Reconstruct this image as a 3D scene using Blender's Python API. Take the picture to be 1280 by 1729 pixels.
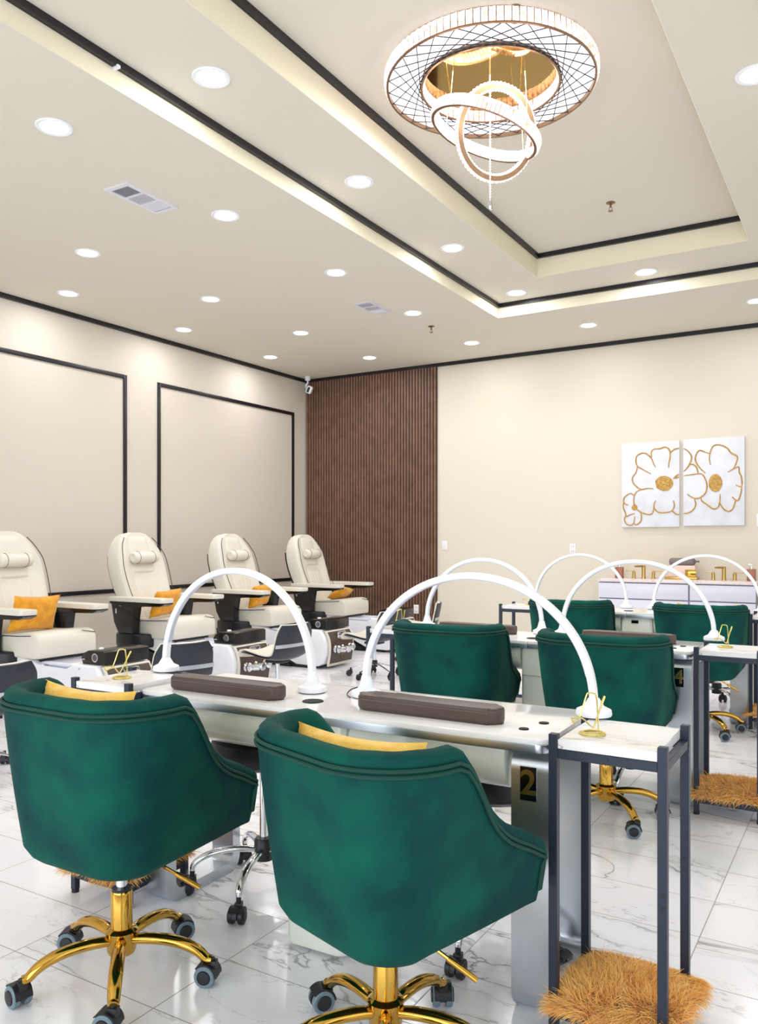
import bpy, bmesh, math, random
from mathutils import Vector, Matrix
random.seed(7)
PI = math.pi
for o in list(bpy.data.objects):
    bpy.data.objects.remove(o)
scn = bpy.context.scene
C = scn.collection

# ------------------------------------------------------------------ camera, world, light, exposure
CAM_Z = 1.29
cam_d = bpy.data.cameras.new('camera')
cam_d.sensor_fit = 'HORIZONTAL'
cam_d.sensor_width = 36
cam_d.lens = 36 * 1378 / 1280
cam_d.shift_y = 49.5 / 1280
cam_d.clip_start = 0.05
cam = bpy.data.objects.new('camera', cam_d)
C.objects.link(cam)
cam.location = (0, 0, CAM_Z)
cam.rotation_euler = (PI / 2, 0, math.radians(31.06))
scn.camera = cam
scn.view_settings.view_transform = 'Standard'
scn.view_settings.look = 'None'
scn.view_settings.gamma = 1
scn.view_settings.exposure = 0.42
world = bpy.data.worlds.new('world')
scn.world = world
world.use_nodes = True
wb = world.node_tree.nodes['Background']
wb.inputs[0].default_value = (0.85, 0.92, 1.0, 1)
wb.inputs[1].default_value = 0.3

def area_light(name, loc, rot, sx, sy, power, col, parent=None, shape='RECTANGLE', spread=None):
    d = bpy.data.lights.new(name, 'AREA')
    d.shape = shape
    d.size = sx
    if shape in ('RECTANGLE', 'ELLIPSE'):
        d.size_y = sy
    d.energy = power
    d.color = col
    if spread:
        d.spread = spread
    o = bpy.data.objects.new(name, d)
    C.objects.link(o)
    o.location = loc
    o.rotation_euler = rot
    if parent:
        o.parent = parent
    return o

FRONT_Y = -3.2
RIGHT_X = 3.4
# daylight through the shop-front glazing behind the photographer and along the right-hand side
area_light('daylight_front', (-2.3, FRONT_Y + .06, 1.65), (PI / 2, 0, 0), 8.2, 2.5, 195, (0.86, 0.93, 1.0))
area_light('daylight_side', (RIGHT_X - .06, 2.2, 1.65), (PI / 2, 0, PI / 2), 7.5, 2.5, 70, (0.88, 0.94, 1.0))
DOWN_POWER = 2.8
DOWN_COL = (0.97, 0.985, 1.0)

# ------------------------------------------------------------------ materials
def lin(c):
    return tuple(((x / 255) / 12.92 if x / 255 <= 0.04045 else ((x / 255 + 0.055) / 1.055) ** 2.4) for x in c)

def mat(name, rgb, rough=0.5, metal=0.0, bump=None, vary=None, **kw):
    m = bpy.data.materials.new(name)
    m.use_nodes = True
    nt = m.node_tree
    b = nt.nodes['Principled BSDF']
    col = (*lin(rgb), 1)
    b.inputs['Base Color'].default_value = col
    b.inputs['Roughness'].default_value = rough
    b.inputs['Metallic'].default_value = metal
    for k, v in kw.items():
        b.inputs[k.replace('_', ' ')].default_value = v
    if bump or vary:
        tc = nt.nodes.new('ShaderNodeTexCoord')
    if bump:
        n = nt.nodes.new('ShaderNodeTexNoise')
        n.inputs['Scale'].default_value = bump[0]
        n.inputs['Detail'].default_value = 3
        bp = nt.nodes.new('ShaderNodeBump')
        bp.inputs['Strength'].default_value = bump[1]
        bp.inputs['Distance'].default_value = bump[2] if len(bump) > 2 else 0.01
        nt.links.new(tc.outputs['Object'], n.inputs['Vector'])
        nt.links.new(n.outputs['Fac'], bp.inputs['Height'])
        nt.links.new(bp.outputs['Normal'], b.inputs['Normal'])
    if vary:
        n = nt.nodes.new('ShaderNodeTexNoise')
        n.inputs['Scale'].default_value = vary[0]
        n.inputs['Detail'].default_value = 4
        r = nt.nodes.new('ShaderNodeValToRGB')
        r.color_ramp.elements[0].position = 0.35
        r.color_ramp.elements[1].position = 0.68
        r.color_ramp.elements[0].color = (*lin(vary[1]), 1)
        r.color_ramp.elements[1].color = col
        nt.links.new(tc.outputs['Object'], n.inputs['Vector'])
        nt.links.new(n.outputs['Fac'], r.inputs['Fac'])
        nt.links.new(r.outputs['Color'], b.inputs['Base Color'])
    return m

def emis(name, rgb, strength, base=(230, 230, 230)):
    m = mat(name, base, 0.3)
    b = m.node_tree.nodes['Principled BSDF']
    b.inputs['Emission Color'].default_value = (*lin(rgb), 1)
    b.inputs['Emission Strength'].default_value = strength
    return m

M = {}
M['ceiling'] = mat('ceiling_paint', (226, 220, 206), 0.9, bump=(90, 0.25, 0.004))
M['fascia'] = mat('fascia_paint', (242, 234, 208), 0.85, bump=(90, 0.2, 0.004))
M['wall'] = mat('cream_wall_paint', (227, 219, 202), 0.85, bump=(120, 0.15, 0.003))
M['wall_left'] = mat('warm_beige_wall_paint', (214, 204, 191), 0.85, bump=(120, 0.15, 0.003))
M['black_trim'] = mat('black_trim_paint', (22, 19, 26), 0.35)
M['window_frame'] = mat('window_frame_black', (40, 40, 44), 0.4)
M['velvet'] = mat('green_velvet', (0, 88, 72), 0.8, vary=(5.5, (0, 56, 56)), bump=(35, 0.08, 0.003),
                  Sheen_Weight=0.04, Specular_IOR_Level=0.2, Sheen_Roughness=0.35)
M['velvet'].node_tree.nodes['Principled BSDF'].inputs['Sheen Tint'].default_value = (*lin((90, 190, 160)), 1)
M['velvet_piping'] = mat('green_velvet_piping', (0, 62, 52), 0.8)
M['gold'] = mat('polished_gold', (208, 164, 74), 0.1, 1.0)
M['gold_satin'] = mat('satin_gold', (204, 172, 104), 0.28, 1.0)
M['gold_wire'] = mat('pale_gold_wire', (236, 218, 130), 0.25, 0.8)
M['gold_paint'] = mat('gold_leaf_paint', (214, 172, 92), 0.45, 0.2, bump=(60, 0.6, 0.01), vary=(50, (176, 132, 60)))
M['mirror_gold'] = mat('gold_mirror', (176, 146, 92), 0.05, 1.0)
M['bronze'] = mat('bronze_ring_frame', (140, 112, 84), 0.3, 0.6)
M['chrome'] = mat('chrome', (225, 228, 232), 0.08, 1.0)
M['brushed'] = mat('brushed_aluminium', (200, 206, 214), 0.32, 1.0, bump=(300, 0.05, 0.001))
M['black_plastic'] = mat('black_plastic', (26, 27, 33), 0.4)
M['dark_navy'] = mat('dark_charcoal_metal', (38, 46, 62), 0.42, 0.2)
M['grey_rubber'] = mat('grey_rubber', (110, 130, 142), 0.5)
M['grommet_black'] = mat('grommet_black', (14, 14, 16), 0.6, Specular_IOR_Level=0.2)
M['gloss_black'] = mat('gloss_black', (16, 14, 15), 0.22)
M['black_vinyl'] = mat('black_vinyl', (18, 20, 26), 0.42)
M['shell_black'] = mat('shell_back_navy_black', (38, 42, 54), 0.4)
M['yellow'] = mat('mustard_velvet', (245, 176, 28), 0.7, vary=(14, (222, 146, 14)), bump=(22, 0.5, 0.02), Sheen_Weight=0.25)
M['pale_yellow'] = mat('yellow_cushion_cloth', (255, 212, 104), 0.75, vary=(14, (248, 192, 78)), bump=(20, 0.6, 0.02), Sheen_Weight=0.2)
M['leather_white'] = mat('ivory_leather', (226, 221, 208), 0.42, bump=(160, 0.12, 0.002))
M['leather_piping'] = mat('black_piping', (45, 38, 32), 0.5)
M['leather_brown'] = mat('brown_leather', (78, 62, 54), 0.42, bump=(220, 0.25, 0.002))
M['stitch'] = mat('stitch_thread', (140, 124, 112), 0.6)
M['white_gloss'] = mat('white_gloss_laminate', (240, 240, 246), 0.12, Coat_Weight=0.3)
M['white_plastic'] = mat('white_plastic', (246, 247, 252), 0.3)
M['grey_diffuser'] = mat('grey_lamp_diffuser', (196, 198, 212), 0.35)
M['desk_top'] = mat('desk_top_glass_white', (252, 251, 250), 0.1)
M['desk_body'] = mat('desk_body_pearl', (222, 226, 214), 0.25, Coat_Weight=0.3)
M['tub_brown'] = mat('tub_brown_panel', (74, 54, 46), 0.35)
M['slat'] = mat('walnut_slat', (126, 94, 76), 0.55, vary=(9, (108, 78, 62)))
M['slat_back'] = mat('slat_backing_felt', (38, 22, 18), 0.9)
M['canvas'] = mat('white_canvas', (238, 242, 253), 0.8, vary=(6, (228, 228, 234)), bump=(70, 0.3, 0.004))
M['outlet'] = mat('outlet_plate', (246, 244, 244), 0.35)
M['outlet_dark'] = mat('outlet_slots', (120, 110, 108), 0.5)
M['rose'] = mat('rose_gold_body', (160, 104, 84), 0.35, 0.4)
M['pink'] = mat('pink_box', (240, 214, 200), 0.4)
M['grey_soft'] = mat('grey_cover', (128, 118, 118), 0.6)
M['drawer'] = mat('lavender_white_laminate', (226, 226, 240), 0.25)
M['gap'] = mat('drawer_gap', (150, 148, 165), 0.6)
M['vent_dark'] = mat('vent_dark_recess', (84, 84, 94), 0.7)
M['vent_white'] = mat('vent_white_metal', (228, 226, 234), 0.4)
M['fur'] = mat('ginger_fur', (255, 208, 122), 0.6, vary=(30, (244, 178, 84)), Sheen_Weight=0.3)
M['fur_base'] = mat('fur_hide', (226, 160, 80), 0.9)
M['lens'] = emis('downlight_lens_glow', (255, 250, 255), 9)
M['glow'] = emis('chandelier_diffuser_glow', (255, 247, 255), 0.85)
M['sign_black'] = mat('black_number_plate', (12, 12, 14), 0.08, Coat_Weight=0.5)

def crystal_mat():
    m = mat('led_crystal', (255, 236, 226), 0.12, Coat_Weight=0.6)
    nt = m.node_tree
    b = nt.nodes['Principled BSDF']
    tc = nt.nodes.new('ShaderNodeTexCoord')
    n = nt.nodes.new('ShaderNodeTexVoronoi')
    n.inputs['Scale'].default_value = 62
    r = nt.nodes.new('ShaderNodeValToRGB')
    r.color_ramp.elements[0].position = 0.1
    r.color_ramp.elements[0].color = (*lin((222, 186, 158)), 1)
    r.color_ramp.elements[1].position = 0.5
    r.color_ramp.elements[1].color = (*lin((255, 240, 244)), 1)
    nt.links.new(tc.outputs['Object'], n.inputs['Vector'])
    nt.links.new(n.outputs['Color'], r.inputs['Fac'])
    nt.links.new(r.outputs['Color'], b.inputs['Base Color'])
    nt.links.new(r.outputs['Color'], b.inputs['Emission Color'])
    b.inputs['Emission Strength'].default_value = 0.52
    return m
M['crystal'] = crystal_mat()

def marble(name, tile=None, base=(246, 245, 249), vein=(132, 128, 126), rough=0.14, scale=1.0, grout=(166, 160, 160), pink=None):
    m = bpy.data.materials.new(name)
    m.use_nodes = True
    nt = m.node_tree
    N, L = nt.nodes, nt.links
    b = N['Principled BSDF']
    b.inputs['Roughness'].default_value = rough
    tc = N.new('ShaderNodeTexCoord')
    vec = tc.outputs['Object']
    def math_(op, a, b_=None, clamp=False):
        n = N.new('ShaderNodeMath')
        n.operation = op
        n.use_clamp = clamp
        for i, x in enumerate((a, b_)):
            if x is None:
                continue
            if isinstance(x, (int, float)):
                n.inputs[i].default_value = x
            else:
                L.new(x, n.inputs[i])
        return n.outputs[0]
    gmask = None
    if tile:
        sep = N.new('ShaderNodeSeparateXYZ')
        L.new(vec, sep.inputs[0])
        tx = math_('DIVIDE', math_('ADD', sep.outputs[0], -tile[2] + 40 * tile[0]), tile[0])
        ty = math_('DIVIDE', math_('ADD', sep.outputs[1], -tile[3] + 40 * tile[1]), tile[1])
        fx, fy = math_('FRACT', tx), math_('FRACT', ty)
        ix, iy = math_('FLOOR', tx), math_('FLOOR', ty)
        g = 0.0018
        a = math_('LESS_THAN', math_('MINIMUM', fx, math_('SUBTRACT', 1, fx)), g / tile[0])
        c = math_('LESS_THAN', math_('MINIMUM', fy, math_('SUBTRACT', 1, fy)), g / tile[1])
        gmask = math_('MAXIMUM', a, c)
        cmb = N.new('ShaderNodeCombineXYZ')
        L.new(ix, cmb.inputs[0]); L.new(iy, cmb.inputs[1])
        wn = N.new('ShaderNodeTexWhiteNoise')
        wn.noise_dimensions = '3D'
        L.new(cmb.outputs[0], wn.inputs['Vector'])
        sc = N.new('ShaderNodeVectorMath'); sc.operation = 'SCALE'
        L.new(wn.outputs['Color'], sc.inputs[0]); sc.inputs['Scale'].default_value = 6
        ad = N.new('ShaderNodeVectorMath'); ad.operation = 'ADD'
        L.new(vec, ad.inputs[0]); L.new(sc.outputs[0], ad.inputs[1])
        vec = ad.outputs[0]
    def rotated(rot, stretch):
        mp = N.new('ShaderNodeMapping')
        mp.inputs['Rotation'].default_value = (0, 0, rot)
        mp.inputs['Scale'].default_value = (scale * stretch[0], scale * stretch[1], scale)
        L.new(vec, mp.inputs['Vector'])
        return mp.outputs[0]
    def ridge(v, sc_, width, dist):
        n = N.new('ShaderNodeTexNoise')
        n.inputs['Scale'].default_value = sc_
        n.inputs['Detail'].default_value = 6
        n.inputs['Roughness'].default_value = 0.55
        n.inputs['Distortion'].default_value = dist
        L.new(v, n.inputs['Vector'])
        d = math_('ABSOLUTE', math_('SUBTRACT', n.outputs['Fac'], 0.5))
        return math_('SUBTRACT', 1, math_('DIVIDE', d, width), True)
    v = rotated(0.75, (0.75, 2.1))
    r1 = ridge(v, 1.3, 0.010, 0.9)
    r2 = ridge(rotated(0.4, (1.0, 2.2)), 2.6, 0.007, 0.6)
    mk = N.new('ShaderNodeTexNoise'); mk.inputs['Scale'].default_value = 1.9 * scale; mk.inputs['Detail'].default_value = 2
    L.new(vec, mk.inputs['Vector'])
    mask = math_('MULTIPLY', math_('SUBTRACT', mk.outputs['Fac'], 0.42), 6, True)
    mask2 = math_('MULTIPLY', math_('SUBTRACT', 0.5, mk.outputs['Fac']), 6, True)
    soft = ridge(v, 1.3, 0.07, 0.9)
    veins = math_('ADD', math_('MULTIPLY', math_('MULTIPLY', r1, mask), 0.75), math_('MULTIPLY', math_('MULTIPLY', r2, mask2), 0.45), True)
    veins = math_('ADD', veins, math_('MULTIPLY', math_('MULTIPLY', soft, mask), 0.16), True)
    mix = N.new('ShaderNodeMixRGB')
    mix.inputs[1].default_value = (*lin(base), 1)
    mix.inputs[2].default_value = (*lin(vein), 1)
    L.new(veins, mix.inputs[0])
    out = mix.outputs[0]
    if gmask is not None:
        m2 = N.new('ShaderNodeMixRGB')
        L.new(gmask, m2.inputs[0]); L.new(out, m2.inputs[1])
        m2.inputs[2].default_value = (*lin(grout), 1)
        out = m2.outputs[0]
        rr = math_('ADD', math_('MULTIPLY', gmask, 0.5), rough)
        L.new(rr, b.inputs['Roughness'])
    L.new(out, b.inputs['Base Color'])
    return m
M['floor'] = marble('marble_floor_tiles', tile=(0.61, 0.3025, -0.477, 2.517))
M['marble_top'] = marble('white_marble_shelf', base=(244, 242, 242), vein=(150, 145, 140), rough=0.1, scale=2.5)
M['marble_pink'] = marble('pink_marble_counter', base=(240, 226, 226), vein=(200, 158, 150), rough=0.15, scale=5)

# ------------------------------------------------------------------ mesh building
class B:
    def __init__(s):
        s.bm = bmesh.new()
    def add(s, verts, faces, m=0, mtx=None):
        vs = [s.bm.verts.new(mtx @ Vector(v) if mtx else Vector(v)) for v in verts]
        for f in faces:
            try:
                fc = s.bm.faces.new([vs[i] for i in f])
                fc.material_index = m
            except ValueError:
                pass
        return vs
    def merge(s, t, m=0, mtx=None):
        t.verts.index_update()
        s.add([v.co.copy() for v in t.verts], [[v.index for v in f.verts] for f in t.faces], m, mtx)
        t.free()
    def box(s, x0, x1, y0, y1, z0, z1, bev=0.0, seg=2, m=0, mtx=None):
        t = bmesh.new()
        bmesh.ops.create_cube(t, size=1)
        for v in t.verts:
            v.co = Vector(((x0 + x1) / 2 + v.co.x * (x1 - x0), (y0 + y1) / 2 + v.co.y * (y1 - y0), (z0 + z1) / 2 + v.co.z * (z1 - z0)))
        if bev:
            bmesh.ops.bevel(t, geom=list(t.edges), offset=bev, segments=seg, profile=0.5, affect='EDGES')
        s.merge(t, m, mtx)
        return s
    def prism(s, poly, axis, a, b, bev=0.0, seg=2, m=0, mtx=None):
        """poly: 2D points in the plane of the two other axes (kept in xyz order)."""
        t = bmesh.new()
        def P(p, h):
            return {'x': (h, p[0], p[1]), 'y': (p[0], h, p[1]), 'z': (p[0], p[1], h)}[axis]
        va = [t.verts.new(P(p, a)) for p in poly]
        vb = [t.verts.new(P(p, b)) for p in poly]
        n = len(poly)
        t.faces.new(va); t.faces.new(vb)
        for i in range(n):
            t.faces.new([va[i], va[(i + 1) % n], vb[(i + 1) % n], vb[i]])
        if bev:
            es = [e for e in t.edges if (e.verts[0] in va) == (e.verts[1] in va)]
            bmesh.ops.bevel(t, geom=es, offset=bev, segments=seg, profile=0.5, affect='EDGES')
        s.merge(t, m, mtx)
        return s
    def lathe(s, prof, c=(0, 0, 0), n=24, m=0, mtx=None, a0=0, a1=2 * PI):
        full = abs(a1 - a0 - 2 * PI) < 1e-6
        k = n if full else n + 1
        vs, fs = [], []
        for r, z in prof:
            for i in range(k):
                a = a0 + (a1 - a0) * i / n
                vs.append((c[0] + r * math.cos(a), c[1] + r * math.sin(a), c[2] + z))
        for j in range(len(prof) - 1):
            for i in range(n):
                i2 = (i + 1) % k
                fs.append([j * k + i, j * k + i2, (j + 1) * k + i2, (j + 1) * k + i])
        if full:
            if prof[0][0] > 1e-5: fs.append([i for i in range(n)][::-1])
            if prof[-1][0] > 1e-5: fs.append([(len(prof) - 1) * k + i for i in range(n)])
        s.add(vs, fs, m, mtx)
        return s
    def ringlathe(s, prof, c=(0, 0, 0), n=48, m=0, mtx=None):
        """closed profile (torus-like)"""
        k = len(prof)
        vs = [(c[0] + r * math.cos(2 * PI * i / n), c[1] + r * math.sin(2 * PI * i / n), c[2] + z) for i in range(n) for r, z in prof]
        fs = [[i * k + j, i * k + (j + 1) % k, ((i + 1) % n) * k + (j + 1) % k, ((i + 1) % n) * k + j] for i in range(n) for j in range(k)]
        s.add(vs, fs, m, mtx)
        return s
    def cyl(s, p0, p1, r0, r1=None, n=16, m=0, mtx=None):
        r1 = r0 if r1 is None else r1
        return s.tube([p0, p1], [r0, r1], n, m=m, mtx=mtx)
    def tube(s, pts, r, n=8, closed=False, m=0, mtx=None, sec=None, up=None):
        """sweep a circle (or section sec: list of (a,b)) along pts; r scalar or list"""
        P = [Vector(p) for p in pts]
        k = len(P)
        rs = r if isinstance(r, (list, tuple)) else [r] * k
        if sec is None:
            sec = [(math.cos(2 * PI * i / n), math.sin(2 * PI * i / n)) for i in range(n)]
        n = len(sec)
        vs, fs = [], []
        prev = Vector(up).normalized() if up else None
        for i in range(k):
            if closed:
                t = (P[(i + 1) % k] - P[i - 1])
            else:
                t = P[min(i + 1, k - 1)] - P[max(i - 1, 0)]
            if t.length < 1e-9: t = Vector((0, 0, 1))
            t.normalize()
            if prev is None:
                prev = Vector((0, 0, 1)) if abs(t.z) < 0.9 else Vector((1, 0, 0))
            u = (Vector(up) if up else prev)
            u = u - t * u.dot(t)
            if u.length < 1e-6:
                u = prev - t * prev.dot(t)
                if u.length < 1e-6: u = t.orthogonal()
            u.normalize()
            prev = u
            w = t.cross(u)
            for a, b_ in sec:
                vs.append(P[i] + (w * a + u * b_) * rs[i])
        rng = k if closed else k - 1
        for i in range(rng):
            i2 = (i + 1) % k
            for j in range(n):
                j2 = (j + 1) % n
                fs.append([i * n + j, i * n + j2, i2 * n + j2, i2 * n + j])
        if not closed:
            fs.append(list(range(n))[::-1])
            fs.append([(k - 1) * n + j for j in range(n)])
        s.add(vs, fs, m, mtx)
        return s
    def loops(s, L_, m=0, closed=True, cap=True, mtx=None):
        n = len(L_[0])
        vs = [p for l in L_ for p in l]
        fs = []
        for i in range(len(L_) - 1):
            for j in range(n if closed else n - 1):
                j2 = (j + 1) % n
                fs.append([i * n + j, i * n + j2, (i + 1) * n + j2, (i + 1) * n + j])
        if cap:
            fs.append(list(range(n))[::-1])
            fs.append([(len(L_) - 1) * n + j for j in range(n)])
        s.add(vs, fs, m, mtx)
        return s
    def build(s, name, ms, parent=None, ang=38, flat=False):
        bm = s.bm
        bmesh.ops.recalc_face_normals(bm, faces=list(bm.faces))
        if not flat:
            lim = math.radians(ang)
            for f in bm.faces: f.smooth = True
            for e in bm.edges:
                if len(e.link_faces) == 2:
                    if e.calc_face_angle(0) > lim: e.smooth = False
                else:
                    e.smooth = False
        me = bpy.data.meshes.new(name)
        bm.to_mesh(me)
        bm.free()
        for m_ in (ms if isinstance(ms, (list, tuple)) else [ms]):
            me.materials.append(M[m_] if isinstance(m_, str) else m_)
        o = bpy.data.objects.new(name, me)
        C.objects.link(o)
        if parent: o.parent = parent
        return o

def rrect(x0, x1, y0, y1, r, n=5):
    out = []
    for cx, cy, a in ((x1 - r, y1 - r, 0), (x0 + r, y1 - r, PI / 2), (x0 + r, y0 + r, PI), (x1 - r, y0 + r, 1.5 * PI)):
        for i in range(n + 1):
            t = a + PI / 2 * i / n
            out.append((cx + r * math.cos(t), cy + r * math.sin(t)))
    return out

def thing(name, label, cat, loc=(0, 0, 0), rz=0.0, group=None):
    o = bpy.data.objects.new(name, None)
    o.empty_display_size = 0.1
    C.objects.link(o)
    o.location = loc
    o.rotation_euler = (0, 0, rz)
    return tag(o, label, cat, group)

def tag(o, label, cat, group=None, kind=None):
    if label: o['label'] = label
    if cat: o['category'] = cat
    if group: o['group'] = group
    if kind: o['kind'] = kind
    return o

def struct(o):
    o['kind'] = 'structure'
    return o

def dup(root, loc, rz=0.0, label=None):
    r = root.copy(); C.objects.link(r); r.location = loc; r.rotation_euler = (0, 0, rz)
    if label: r['label'] = label
    for ch in list(root.children):
        c = ch.copy(); C.objects.link(c); c.parent = r
        for g in list(ch.children):
            d = g.copy(); C.objects.link(d); d.parent = c
    return r

def text_mesh(name, body, size, mtx, material, parent=None, extrude=0.0008, fat=0.0):
    cu = bpy.data.curves.new(name, 'FONT')
    cu.body = body; cu.size = size; cu.extrude = extrude; cu.offset = fat
    cu.align_x = 'CENTER'; cu.align_y = 'CENTER'
    t = bpy.data.objects.new(name, cu)
    C.objects.link(t)
    bpy.context.view_layer.update()
    me = bpy.data.meshes.new_from_object(t.evaluated_get(bpy.context.evaluated_depsgraph_get()))
    bpy.data.objects.remove(t)
    me.transform(mtx)
    me.materials.clear(); me.materials.append(M[material])
    o = bpy.data.objects.new(name, me)
    C.objects.link(o)
    if parent: o.parent = parent
    return o

def catmull(pts, n=6, closed=False):
    P = [Vector(p) for p in pts]
    k = len(P)
    out = []
    for i in range(k if closed else k - 1):
        if closed:
            a, b_, c_, d = P[i - 1], P[i], P[(i + 1) % k], P[(i + 2) % k]
        else:
            a, b_, c_, d = P[max(i - 1, 0)], P[i], P[i + 1], P[min(i + 2, k - 1)]
        for j in range(n):
            t = j / n
            out.append(0.5 * ((2 * b_) + (c_ - a) * t + (2 * a - 5 * b_ + 4 * c_ - d) * t * t + (3 * b_ - a - 3 * c_ + d) * t ** 3))
    if not closed: out.append(P[-1])
    return out

# ------------------------------------------------------------------ room shell
WX, BY = -7.11, 9.73           # left wall, back wall
CZ, MZ, TZ = 3.66, 3.805, 4.02  # ceiling, first tray, second tray
OX0, OX1, OY0, OY1 = -3.39, -0.21, 0.55, 8.08
IX0, IX1, IY0, IY1 = -2.725, -0.872, 1.2, 7.44
struct(B().box(WX - .1, RIGHT_X + .1, FRONT_Y - .1, BY + .1, -.1, 0).build('floor', 'floor'))
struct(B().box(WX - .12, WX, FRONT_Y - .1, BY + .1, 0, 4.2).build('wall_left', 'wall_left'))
struct(B().box(WX, RIGHT_X, BY, BY + .12, 0, 4.2).build('wall_back', 'wall'))
b = B()
wy0, wy1, wz0, wz1 = -1.7, 6.1, .35, 2.95
b.box(RIGHT_X, RIGHT_X + .12, FRONT_Y, wy0, 0, 4.2).box(RIGHT_X, RIGHT_X + .12, wy1, BY, 0, 4.2)
b.box(RIGHT_X, RIGHT_X + .12, wy0, wy1, 0, wz0).box(RIGHT_X, RIGHT_X + .12, wy0, wy1, wz1, 4.2)
struct(b.build('wall_right', 'wall'))
b = B()
wx0, wx1 = -6.5, 1.9
b.box(WX, wx0, FRONT_Y - .12, FRONT_Y, 0, 4.2).box(wx1, RIGHT_X, FRONT_Y - .12, FRONT_Y, 0, 4.2)
b.box(wx0, wx1, FRONT_Y - .12, FRONT_Y, 0, wz0).box(wx0, wx1, FRONT_Y - .12, FRONT_Y, wz1, 4.2)
struct(b.build('wall_front', 'wall'))
b = B()
for i in range(6):
    x = wx0 + (wx1 - wx0) * i / 5
    b.box(x - .03, x + .03, FRONT_Y - .1, FRONT_Y - .02, wz0, wz1)
b.box(wx0, wx1, FRONT_Y - .1, FRONT_Y - .02, wz0, wz0 + .05).box(wx0, wx1, FRONT_Y - .1, FRONT_Y - .02, wz1 - .05, wz1)
struct(b.build('window_1', 'window_frame'))
b = B()
for i in range(6):
    y = wy0 + (wy1 - wy0) * i / 5
    b.box(RIGHT_X + .02, RIGHT_X + .1, y - .03, y + .03, wz0, wz1)
b.box(RIGHT_X + .02, RIGHT_X + .1, wy0, wy1, wz0, wz0 + .05).box(RIGHT_X + .02, RIGHT_X + .1, wy0, wy1, wz1 - .05, wz1)
struct(b.build('window_2', 'window_frame'))
# ceiling with its two-step tray
b = B()
def frame_slab(b, ox0, ox1, oy0, oy1, ix0, ix1, iy0, iy1, z0, z1, m=0):
    b.box(ox0, ix0, oy0, oy1, z0, z1, m=m); b.box(ix1, ox1, oy0, oy1, z0, z1, m=m)
    b.box(ix0, ix1, oy0, iy0, z0, z1, m=m); b.box(ix0, ix1, iy1, oy1, z0, z1, m=m)
frame_slab(b, WX, RIGHT_X, FRONT_Y, BY, OX0 - .004, OX1 + .004, OY0 - .004, OY1 + .004, CZ, 4.3)
frame_slab(b, OX0, OX1, OY0, OY1, IX0 - .004, IX1 + .004, IY0 - .004, IY1 + .004, MZ, 4.3)
b.box(IX0 - .01, IX1 + .01, IY0 - .01, IY1 + .01, TZ, 4.3)
# fascias (painted cream)
def fascia(b, x0, x1, y0, y1, z0, z1, m):
    t = .004
    b.box(x0 - t, x0, y0 - t, y1 + t, z0, z1, m=m); b.box(x1, x1 + t, y0 - t, y1 + t, z0, z1, m=m)
    b.box(x0, x1, y0 - t, y0, z0, z1, m=m); b.box(x0, x1, y1, y1 + t, z0, z1, m=m)
fascia(b, OX0, OX1, OY0, OY1, CZ, MZ, 1)
fascia(b, IX0, IX1, IY0, IY1, MZ, TZ, 1)
struct(b.build('ceiling', ['ceiling', 'fascia']))
def trim_ring(x0, x1, y0, y1, z1, h, t, name):
    b = B()
    b.box(x0, x0 + t, y0, y1, z1 - h, z1); b.box(x1 - t, x1, y0, y1, z1 - h, z1)
    b.box(x0 + t, x1 - t, y0, y0 + t, z1 - h, z1); b.box(x0 + t, x1 - t, y1 - t, y1, z1 - h, z1)
    return struct(b.build(name, 'black_trim'))
trim_ring(OX0, OX1, OY0, OY1, MZ, .04, .03, 'trim_1')
trim_ring(IX0, IX1, IY0, IY1, TZ, .04, .03, 'trim_2')
trim_ring(WX, RIGHT_X, FRONT_Y, BY, CZ, .045, .03, 'trim_3')
def wall_frame(y0, y1, z0, z1, name):
    b = B(); w = .045
    x0, x1 = WX, WX + .018
    b.box(x0, x1, y0, y0 + w, z0, z1, .004); b.box(x0, x1, y1 - w, y1, z0, z1, .004)
    b.box(x0, x1, y0 + w, y1 - w, z0, z0 + w, .004); b.box(x0, x1, y0 + w, y1 - w, z1 - w, z1, .004)
    return struct(b.build(name, 'black_trim'))
wall_frame(6.80, 9.42, .725, 3.14, 'trim_4')
wall_frame(3.69, 6.34, .725, 3.14, 'trim_5')

# walnut slat panel
sp = thing('wood_slat_panel', 'tall walnut brown vertical slat panel in the corner of the back wall', 'wall panel', (-7.09, BY, 0))
B().box(0, 2.14, -.012, -.001, 0.0, CZ - .045).build('backing', 'slat_back', sp)
b = B()
ns = 47
for i in range(ns):
    x = 2.14 * i / ns
    b.box(x + .006, x + .006 + .031, -.034, -.012, 0.0, CZ - .046)
b.build('slats', 'slat', sp, flat=True)

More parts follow.
